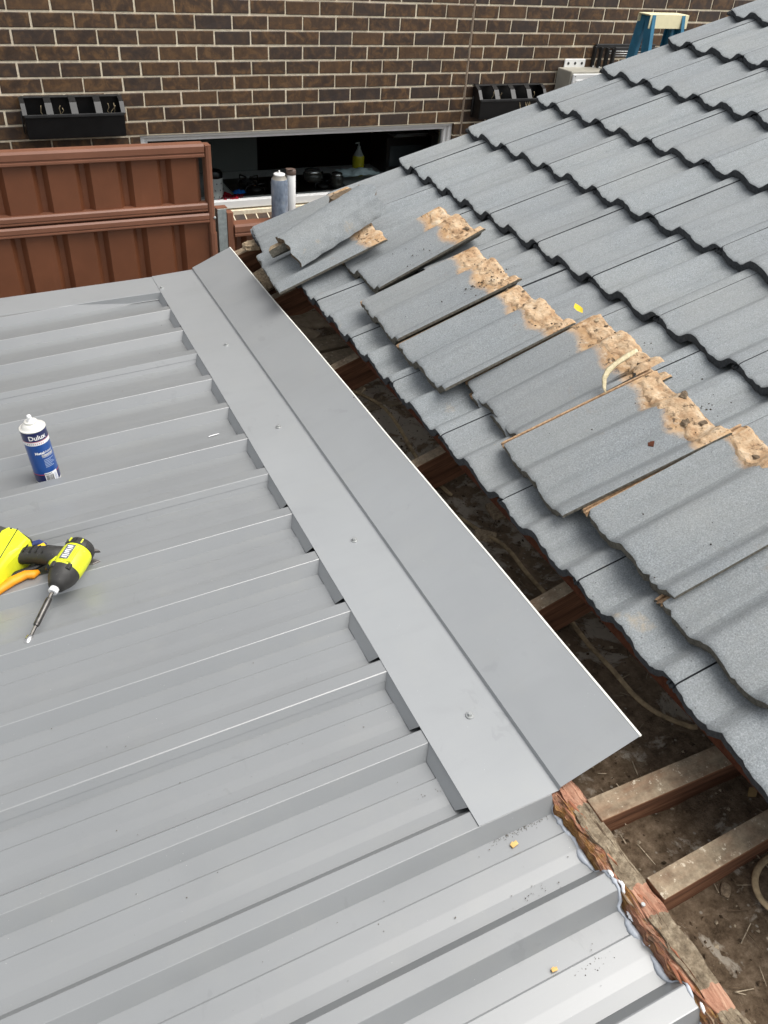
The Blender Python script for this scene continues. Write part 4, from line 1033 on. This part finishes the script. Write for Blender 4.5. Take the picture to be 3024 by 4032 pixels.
o = inst('tile_fragment', tile_mesh(203, .05, .145, True, 0, .075, None, [M_SAND, M_SAND, M_TERRA, M_SAND], 3), None, Matrix.Translation(H(.335, -.035, -.580)) @ Matrix.Rotation(R_(8), 4, 'Z') @ Matrix.Rotation(R_(-22), 4, 'Y') @ Matrix.Rotation(R_(40), 4, 'X'))
tag(o, 'sandy broken tile end standing beside the far end of the flashing', 'tile fragment')
lump('mortar_lump', 'pinkish mortar lump on the eave between the fence and the farthest tiles', 'mortar', Matrix.Translation(H(.40, .06, -.545)), (.05, .04, .018), M_SAND, 8.1)
# debris: soil crumbs scattered over the loose tiles and bits on the roof
rr = random.Random(11); b = MB()
def crumb(mb, p, s_):
    P = [Vector((rr.uniform(.5, 1) * s_, 0, 0)), Vector((0, rr.uniform(.5, 1) * s_, 0)), Vector((-rr.uniform(.5, 1) * s_, 0, 0)), Vector((0, -rr.uniform(.5, 1) * s_, 0)), Vector((0, 0, s_ * .7)), Vector((0, 0, -s_ * .3))]
    mr = Matrix.Rotation(rr.uniform(0, 6), 3, 'Z')
    mb.add([p + mr @ q for q in P], [(0, 1, 4), (1, 2, 4), (2, 3, 4), (3, 0, 4), (1, 0, 5), (2, 1, 5), (3, 2, 5), (0, 3, 5)])
for (u, v, h, n_, sp) in ((-.30, .66, .030, 26, .06), (-.23, .98, .040, 60, .045), (-.27, 1.02, .042, 40, .03), (-.25, 1.33, .030, 14, .05), (-.16, 1.57, .035, 22, .04), (-.20, 1.86, .040, 26, .05), (-.35, 2.1, .030, 16, .10), (-.40, 1.85, .030, 12, .1), (-.62, 1.2, .0, 12, .08)):
    for _ in range(n_):
        uu = u + rr.gauss(0, sp); vv = v + rr.gauss(0, sp); crumb(b, Vector((uu, -vv, h - A_ + wave((vv * 1.0) % .3) * .9)), rr.choice([.0015, .0022, .0032, .0045]))
o = b.build('soil_debris', M_BITS); o.matrix_world = MTILE; tag(o, 'dark soil crumbs scattered over the loose tiles', None, None, 'stuff')
b = MB()
for _ in range(130):
    y = rr.choice([rr.uniform(-2.9, -2.5), rr.uniform(-2.4, -1.9), rr.uniform(-3, .1)]); x = rr.uniform(-.75, .12)
    if x > -.02 and y > -2.47: continue
    yy = (y - RO + PIT * 100) % PIT; d = min(yy, PIT - yy)
    if d < .037: continue
    crumb(b, Vector((x, y, -RH + .0031)), rr.choice([.0006, .0008, .0012, .0016]))
for _ in range(150):   # sawdust along the rib beside the flashing end
    x = rr.uniform(.01, .13); crumb(b, Vector((x, -2.476 + RO - RIBW - abs(rr.gauss(0, .004)) - .001, -RH + .0012)), rr.choice([.0006, .001]))
for (cx, cy) in ((.03, -2.60), (.06, -2.735), (.0, -2.36), (.05, -2.40)):
    for _ in range(22): crumb(b, Vector((cx + rr.gauss(0, .022), cy + rr.gauss(0, .007), -RH + .0024)), rr.choice([.0006, .0009, .0013]))
o = b.build('roof_grit', flat('roof_grit', (.13, .115, .095), .9, .1, 0, .6, 90)); o.matrix_world = MROOF; tag(o, 'grey grit and sawdust scattered on the steel roof', None, None, 'stuff')
def chip(label, name, mat4, s_, mat, cat):
    b = MB(); b.prism([(-s_, -s_ * .5), (s_ * .8, -s_ * .65), (s_, s_ * .3), (s_ * .2, s_ * .35), (s_ * .1, s_ * .7), (-s_ * .9, s_ * .5)], 0, s_ * .45, 0, s_ * .12)
    o = b.build(name, mat); o.matrix_world = mat4; return tag(o, label, cat)
chip('yellow wood chip on the steel roof below the flashing corner', 'wood_chip', MROOF @ Matrix.Translation((.048, -2.513, -RH + .001)) @ Matrix.Rotation(.3, 4, 'Z'), .0075, M_CHIP, 'wood chip')
chip('small tan wood chip alone in the lower part of the steel roof', 'wood_chip', MROOF @ Matrix.Translation((-.005, -2.714, -RH + .003)), .0055, M_CHIP, 'wood chip')
lump('wood_chip', 'pink crumbly timber piece stuck to the sealant at the bottom edge', 'wood chip', MROOF @ Matrix.Translation((.133, -2.905, .006)), (.012, .010, .008), M_PINKCHIP, 4.4, 3, .6)
b = MB(); b.add([(-.03, -.004, 0), (-.012, -.012, .004), (.012, -.010, .002), (.03, 0, .006), (.014, .011, .003), (-.014, .010, .006), (0, 0, -.001)], [(6, 0, 1), (6, 1, 2), (6, 2, 3), (6, 3, 4), (6, 4, 5), (6, 5, 0)], 0, True)
o = b.build('fallen_leaf', M_LEAF); o.matrix_world = MTILE @ Matrix.Translation((-.135, -1.318, .010)) @ Matrix.Rotation(1.3, 4, 'Z') @ Matrix.Scale(.85, 4); tag(o, 'yellow fallen leaf on the grey roof tiles', 'leaf')
b = MB(); b.add([(0, 0, 0), (.012, -.008, .002), (.03, .004, .004), (.014, .012, .006), (.006, .006, .001)], [(4, 0, 1), (4, 1, 2), (4, 2, 3), (4, 3, 0)])
o = b.build('fallen_leaf', flat('dry_leaf', (.36, .24, .10), .8)); o.matrix_world = Matrix.Translation(H(.52, -2.600, -.700)); tag(o, 'dry tan leaf on the dusty ceiling between the two joists', 'leaf')
chip('small reddish timber splinter on a loose tile near the right frame edge', 'splinter', MTILE @ Matrix.Translation((-.345, -1.90, .020)) @ Matrix.Rotation(.8, 4, 'Z'), .012, M_BATTEN, 'splinter')
b = MB(); b.add([(0, 0, 0), (.034, .002, .001), (.033, .0035, .0015), (.016, .0045, .001), (.002, .0025, .0005)], [(0, 1, 2, 3, 4)]); o = b.build('plastic_offcut', M_PRINT); o.matrix_world = MROOF @ Matrix.Translation((-.095, -1.045, -RH + .0042)); tag(o, 'thin white plastic offcut on the steel roof near the flashing tabs', 'offcut')

# cables running through the dust
def cable(label, P, r=.0065):
    pts = []
    P = [Vector(p) for p in P]
    for i in range(len(P) - 1):
        a, b_, c, d = P[max(i - 1, 0)], P[i], P[i + 1], P[min(i + 2, len(P) - 1)]
        for s_ in range(8):
            t_ = s_ / 8; q = .5 * ((2 * b_) + (c - a) * t_ + (2 * a - 5 * b_ + 4 * c - d) * t_ * t_ + (3 * b_ - a - 3 * c + d) * t_ ** 3); pts.append(q)
    pts.append(P[-1]); b = MB(); b.tube([H(*p) for p in pts], r, 8, 0, .6); o = b.build('cable', M_CABLE); tag(o, label, 'cable', 'dusty cables in the opened eave')
def lay(P, lift=.008): return [(x, y, cz(x, y) + lift) for (x, y) in P]
cable('dusty beige cable curving beside the brown rafter farthest up the opening', lay([(.42, -.84), (.470, -.91), (.502, -1.00), (.498, -1.12), (.474, -1.31), (.470, -1.46), (.474, -1.52)]))
cable('dusty beige cable on the pale stained ceiling in the middle of the opening', lay([(.42, -1.54), (.447, -1.60), (.478, -1.685), (.497, -1.775), (.500, -1.875), (.500, -2.0), (.500, -2.075)]))
cable('dusty beige cable end lying near the corner of the flashing', lay([(.50, -2.065), (.492, -2.155), (.482, -2.24), (.480, -2.32), (.497, -2.375), (.530, -2.425), (.545, -2.435)]))
pts = [(.462 + .075 * math.cos(a), -2.765 + .055 * math.sin(a), -.694) for a in [R_(60 + 24 * k) for k in range(13)]]
cable('dusty beige cable coil at the lower right frame edge', pts, .006)

# ------------------------------------------------------------------ spray can
def text_mesh(txt, size, bold=.0):
    cu = bpy.data.curves.new('txt', 'FONT'); cu.body = txt; cu.size = size; cu.align_x = 'CENTER'; cu.align_y = 'CENTER'; cu.offset = bold; cu.resolution_u = 3
    o = bpy.data.objects.new('txt', cu); COL.objects.link(o); dg = bpy.context.evaluated_depsgraph_get(); dg.update()
    me = bpy.data.meshes.new_from_object(o.evaluated_get(dg)); bpy.data.objects.remove(o); bpy.data.curves.remove(cu); return me
CR = .0327
can = thing('spray_can', 'blue paint spray can with a white nozzle standing in a roof pan', 'spray can', MROOF @ Matrix.Translation((-.551, -1.053, -RH)) @ Matrix.Rotation(R_(-92), 4, 'Z'))
# local x axis points towards the viewer (label centre)
def cyl(name, z0, z1, mat, r=CR):
    b = MB(); b.lathe((0, 0, z0), (0, 0, 1), [(r, 0), (r, z1 - z0)], 40); return b.build(name, mat, can)
b = MB(); b.lathe((0, 0, 0), (0, 0, 1), [(CR - .003, 0), (CR + .0004, .002), (CR + .0004, .005), (CR, .006)], 40); b.build('base_rim', M_TINWHITE, can)
body = cyl('body', .0061, .167, M_BLUECAN); 
def band(name, z0, z1, mat, a0=-180, a1=180, lift=.0003, parent=None, n=48):
    b = MB(); V = []; F = []
    for i in range(n + 1):
        a = R_(a0 + (a1 - a0) * i / n); V += [((CR + lift) * math.cos(a), (CR + lift) * math.sin(a), z0), ((CR + lift) * math.cos(a), (CR + lift) * math.sin(a), z1)]
    for i in range(n): F.append((2 * i, 2 * i + 2, 2 * i + 3, 2 * i + 1))
    b.add(V, F, 0, True); return b.build(name, mat, parent or body)
band('navy_band', .141, .1665, M_NAVYCAN); band('white_band', .1285, .1405, M_PRINT); band('pink_line', .1390, .1408, flat('can_pink', (.62, .22, .26), .4), -180, 180, .0006)
band('navy_foot', .0065, .034, M_NAVYCAN); band('red_line', .0335, .0352, M_REDLINE, -180, 180, .0006)
band('barcode_sticker', .008, .0395, M_PRINT, -8, 52, .0009)
def wrap_text(name, txt, size, z, a_c, mat, bold=0, lift=.0008, shear=0.0, sx=1.0):
    me = text_mesh(txt, size, bold)
    for v in me.vertices:
        x, y = v.co.x * sx + shear * v.co.y, v.co.y; a = R_(a_c) + x / CR
        v.co = ((CR + lift) * math.cos(a), (CR + lift) * math.sin(a), z + y)
    me.materials.clear(); me.materials.append(mat); return link(bpy.data.objects.new(name, me), body)
wrap_text('brand_lettering', 'Dulux', .0185, .1515, 10, M_PRINT, .0005)
wrap_text('name_lettering', 'Metal', .0105, .1035, -1, M_PRINT, .0004); wrap_text('name_lettering', 'shield', .0105, .1040, 40, M_PRINT, 0, .0008, .22)
band('purpose_strip', .0915, .0972, M_PRINT, 5, 66, .0006); wrap_text('purpose_lettering', 'MULTI-PURPOSE', .0046, .0943, 36, M_INK, .0001, .0010)
band('white_rule', .0885, .0895, M_PRINT, 5, 64, .0006)
for i in range(6): band('small_print', .0795 - i * .0046, .0818 - i * .0046, M_PALEINK, 8, 60 - 9 * ((i * 5) % 3), .0006)
wrap_text('colour_lettering', 'BASALT', .0055, .0352, 10, M_INK, .0001, .0013)
rr = random.Random(5); a = -3.0
while a < 30:
    w = rr.choice([.7, 1.0, 1.8]); band('barcode_bar', .0125, .0315, M_INK, a, a + w, .0013, None, 2); a += w + rr.choice([.8, 1.2, 1.7])
for i in range(4): band('sticker_print', .012, .033 - .003 * (i % 2), M_PALEINK, 36 + i * 3, 37 + i * 3, .0013, None, 1)
for i in range(9): band('colour_square', .1322, .1352, M_REDLINE if i > 3 else M_INK, -44 + i * 9, -41 + i * 9, .0006, None, 1)
b = MB(); b.lathe((0, 0, .167), (0, 0, 1), [(CR, 0), (CR + .0012, .001), (CR + .0012, .0035), (CR - .001, .0045), (CR - .0035, .003), (CR - .0045, .004), (.026, .009), (.020, .0145), (.0175, .016), (.0165, .0158)], 40); b.build('shoulder', M_TINWHITE, can)
b = MB(); b.lathe((0, 0, .1815), (0, 0, 1), [(.0155, 0), (.0165, .0015), (.0165, .006), (.015, .0072), (.010, .006), (.007, .0065)], 28); b.build('valve_cup', M_TINWHITE, can)
b = MB(); b.lathe((0, 0, .1875), (0, 0, 1), [(.0075, 0), (.0075, .004), (.0058, .006), (.0058, .015), (.0045, .017)], 16); b.box((.0045, 0, .2005), (.006, .005, .006), None, 0, .001); b.build('nozzle', M_PRINT, can)

# ------------------------------------------------------------------ impact driver (lying on its side) and tin snips
drv = thing('impact_driver', 'lime and black cordless impact driver lying on the steel roof', 'power tool', MROOF)
A = Vector((-.592, -1.583, .026)); B = Vector((-.507, -1.470, .040)); ax = (B - A).normalized(); L = (B - A).length
def frame(z): return Matrix
b = MB(); b.lathe(A, ax, [(.0085, -.006), (.0105, -.005), (.0105, .006), (.0085, .007)], 20); b.build('bit_collar', M_PRINT, drv)
b = MB(); b.lathe(A, ax, [(.0105, .0072), (.017, .008), (.0215, .016), (.0285, .030), (.0328, .043), (.0336, .056)], 26); b.build('nose', M_GRIP, drv)
b = MB(); b.lathe(A, ax, [(.0330, .0562), (.0350, .060), (.0358, .085), (.0350, .112), (.033, .118)], 26); hs_ = b.build('housing', M_LIME, drv)
b = MB(); b.lathe(A, ax, [(.0335, .1182), (.0350, .121), (.0340, .132), (.029, .141), (.016, .147)], 26); b.build('rear_cap', M_GRIP, drv)
side = Vector((0, 0, 1)).cross(ax).normalized()
for k in range(5):
    an_ = R_(40 + 25 * k); t_ = Vector((0, 0, 1)).cross(ax).normalized(); u2 = ax.cross(t_).normalized(); dd = t_ * math.cos(an_) + u2 * math.sin(an_)
    b = MB(); b.box(A + ax * .1275 + dd * .0345, (.003, .012, .004), Matrix((ax.cross(dd), ax, dd)).transposed()); b.build('vent_slot', M_LIME if k % 2 else M_INK, drv)
side = Vector((0, 0, 1)).cross(ax).normalized()      # pointing to the handle side
if side.x > 0: side = -side
up = ax.cross(side); 
if up.z < 0: up = -up
# collar clamps of the nose boot
for sg in (-1, 1):
    b = MB(); p = A + ax * .052 + up * .026 + side * sg * .019; b.box(p, (.010, .016, .010), Matrix((side, ax, up)).transposed(), 0, .002); b.build('boot_clip', M_GRIP, drv)
# rating plate on the upper face
mr = Matrix((side, ax, up)).transposed()
b = MB(); b.box(A + ax * .088 + up * .0352, (.021, .044, .0025), mr, 0, .0008); pl = b.build('rating_plate', M_GREYLBL, drv)
rr = random.Random(9)
for i in range(7):
    b = MB(); b.box(A + ax * (.071 + i * .0055) + up * .0367 + side * rr.uniform(-.001, .001), (rr.uniform(.010, .016), .0022 if i % 3 else .0036, .0006), mr); b.build('plate_print', M_PRINT, pl)
b = MB(); b.box(A + ax * .085 + up * .0338 - side * .012, (.018, .050, .004), mr, 0, .0015); b.build('housing_ridge', M_LIME, drv)
for (d, s_) in ((.085, -.024), (.066, .022)):
    b = MB(); b.lathe(A + ax * d - side * s_ * -1 + up * (.020 if s_ < 0 else .024), up, [(.0022, 0), (.002, .003)], 8); b.build('screw_hole', M_INK, drv)
# handle: swept rounded bar from housing to foot
H0 = A + ax * .095 + side * .02 + Vector((0, 0, -.004)); H3 = Vector((-.664, -1.418, .020))
b = MB(); P = [H0, H0.lerp(H3, .3) + Vector((.0, .012, 0)), H0.lerp(H3, .55) + Vector((0, .012, 0)), H0.lerp(H3, .8) + Vector((0, .007, 0)), H3]
b.tube(P, .02, 14, 0, .95, None, [.028, .0245, .0222, .0215, .0228]); b.build('handle_grip', M_GRIP, drv)
for k in range(4):
    f_ = .36 + .12 * k; q = H0.lerp(H3, f_) + Vector((0, .011, .0205)); b = MB(); dh = (H3 - H0).normalized(); b.box(q, (.0035, .026, .0025), Matrix((dh, Vector((-dh.y, dh.x, 0)).normalized(), Vector((0, 0, 1)))).transposed(), 0, .001); b.build('grip_ridge', M_BLACK, drv)
b = MB(); q = A + ax * .076 + side * .026; b.tube([q + up * .004, q + side * .010 + up * .002 - ax * .004, q + side * .020 - ax * .002], .014, 12, 0, 1, None, [.018, .014, .009]); b.build('trigger_guard', M_LIME, drv)
b = MB(); q = A + ax * .062 + side * .045 + up * -.004; b.tube([q - ax * .006, q + ax * .010, q + ax * .020 + side * .004], .010, 12, 0, 1, None, [.008, .0115, .010]); b.build('trigger', M_BLACK, drv)
b = MB(); b.box(A + ax * .080 + side * .0265 + up * .018, (.006, .016, .006), Matrix((side, ax, up)).transposed(), 0, .002); b.build('direction_switch', M_BLACK, drv)
# foot and battery
F_ = [(-.619, -1.398), (-.640, -1.352), (-.660, -1.334), (-.676, -1.340), (-.725, -1.430), (-.760, -1.530), (-.735, -1.545), (-.702, -1.502), (-.662, -1.450), (-.640, -1.430)]
b = MB(); b.prism(F_[::-1], -.018, .052, 0, .012); foot = fixnormals(b.build('foot', M_LIME, drv))
b = MB(); b.box((-.704, -1.452, .0527), (.022, .030, .004), Matrix.Rotation(-.55, 3, 'Z'), 0, .002); b.build('foot_inset', flat('grey_inset', (.30, .31, .22), .4), foot)
b = MB(); b.prism([(-.626, -1.392), (-.643, -1.356), (-.636, -1.350), (-.617, -1.384)], .002, .034, 0, .004); fixnormals(b.build('foot_bumper', M_GRIP, drv))
b = MB(); b.tube([(-.640, -1.358, .0525), (-.672, -1.420, .0525), (-.712, -1.498, .0525)], .0012, 5); b.build('housing_seam', M_GRIP, foot)
b = MB(); b.lathe((-.655, -1.350, .0500), (0, 0, 1), [(.0022, 0), (.0022, .003)], 8); b.build('screw_hole', M_INK, foot)
Bt = [(-.6765, -1.339), (-.664, -1.328), (-.690, -1.300), (-.760, -1.290), (-.835, -1.40), (-.830, -1.500), (-.762, -1.529), (-.7265, -1.430)]
b = MB(); b.prism(Bt, -.022, .046, 0, .010); fixnormals(b.build('battery', M_BATT, drv))
# bit extension
C0 = A - ax * .006; C1 = Vector((-.650, -1.665, .002)); d1 = (C1 - C0).normalized()
b = MB(); b.lathe(C0, d1, [(.0038, 0), (.0038, .016)], 6, 0, False); b.lathe(C0 + d1 * .0162, d1, [(.0064, 0), (.0070, .003), (.0070, .066), (.0062, .070)], 12); b.lathe(C0 + d1 * .0865, d1, [(.0036, 0), (.0036, .026)], 6, 0, False); b.build('bit_extension', M_BIT, drv)
b = MB(); b.lathe(C0 + d1 * .1125, d1, [(.0068, 0), (.0088, .0015), (.0088, .019), (.0076, .0205), (.0058, .0198), (.0055, .012)], 18); b.build('nut_socket', M_CHROME, drv)

sn = thing('tin_snips', 'tin snips with navy and orange handles lying under the driver', 'snips', MROOF)
def blade(P, z, th, mat, name):
    b = MB(); b.prism(P, z, z + th, 0, .0008); return fixnormals(b.build(name, mat, sn))
blade([(-.577, -1.418), (-.545, -1.415), (-.510, -1.430), (-.480, -1.461), (-.474, -1.471), (-.500, -1.462), (-.540, -1.446), (-.575, -1.440)][::-1], .004, .006, M_BLADE, 'upper_blade')
blade([(-.572, -1.442), (-.530, -1.452), (-.500, -1.478), (-.480, -1.499), (-.498, -1.503), (-.535, -1.490), (-.570, -1.468)][::-1], -.001, .005, M_BLADE, 'lower_blade')
blade([(-.620, -1.402), (-.585, -1.404), (-.548, -1.428), (-.552, -1.452), (-.590, -1.462), (-.622, -1.44)][::-1], .0105, .007, M_GRIP, 'pivot_plate')
for (x, y) in ((-.578, -1.427), (-.560, -1.447)):
    b = MB(); b.lathe((x, y, .0176), (0, 0, 1), [(.0062, 0), (.0062, .003), (.004, .0045)], 12); b.build('pivot_bolt', M_CHROME, sn)
b = MB(); b.tube([(-.606, -1.405, .012), (-.596, -1.392, .013), (-.603, -1.382, .013), (-.625, -1.381, .012), (-.655, -1.372, .008), (-.70, -1.362, .004)], .009, 10, 0, .8, None, [.007, .009, .009, .0095, .0095, .009]); b.build('navy_handle', M_NAVY, sn)
b = MB(); b.tube([(-.618, -1.410, .0125), (-.605, -1.403, .0145), (-.592, -1.398, .0145)], .008, 10, 0, .8); b.build('yellow_collar', M_YELLOW, sn)
b = MB(); b.tube([(-.618, -1.480, .006), (-.630, -1.487, .008), (-.645, -1.483, .010), (-.675, -1.492, .010), (-.705, -1.507, .008), (-.76, -1.540, .004)], .011, 10, 0, .8, None, [.007, .012, .012, .0125, .0115, .011]); b.build('orange_handle', M_ORANGE, sn)
b = MB(); b.tube([(-.600, -1.455, .008), (-.625, -1.462, .006), (-.66, -1.462, .004), (-.70, -1.47, .003)], .008, 8, 0, .7); b.build('handle_bar', M_DGREY, sn)
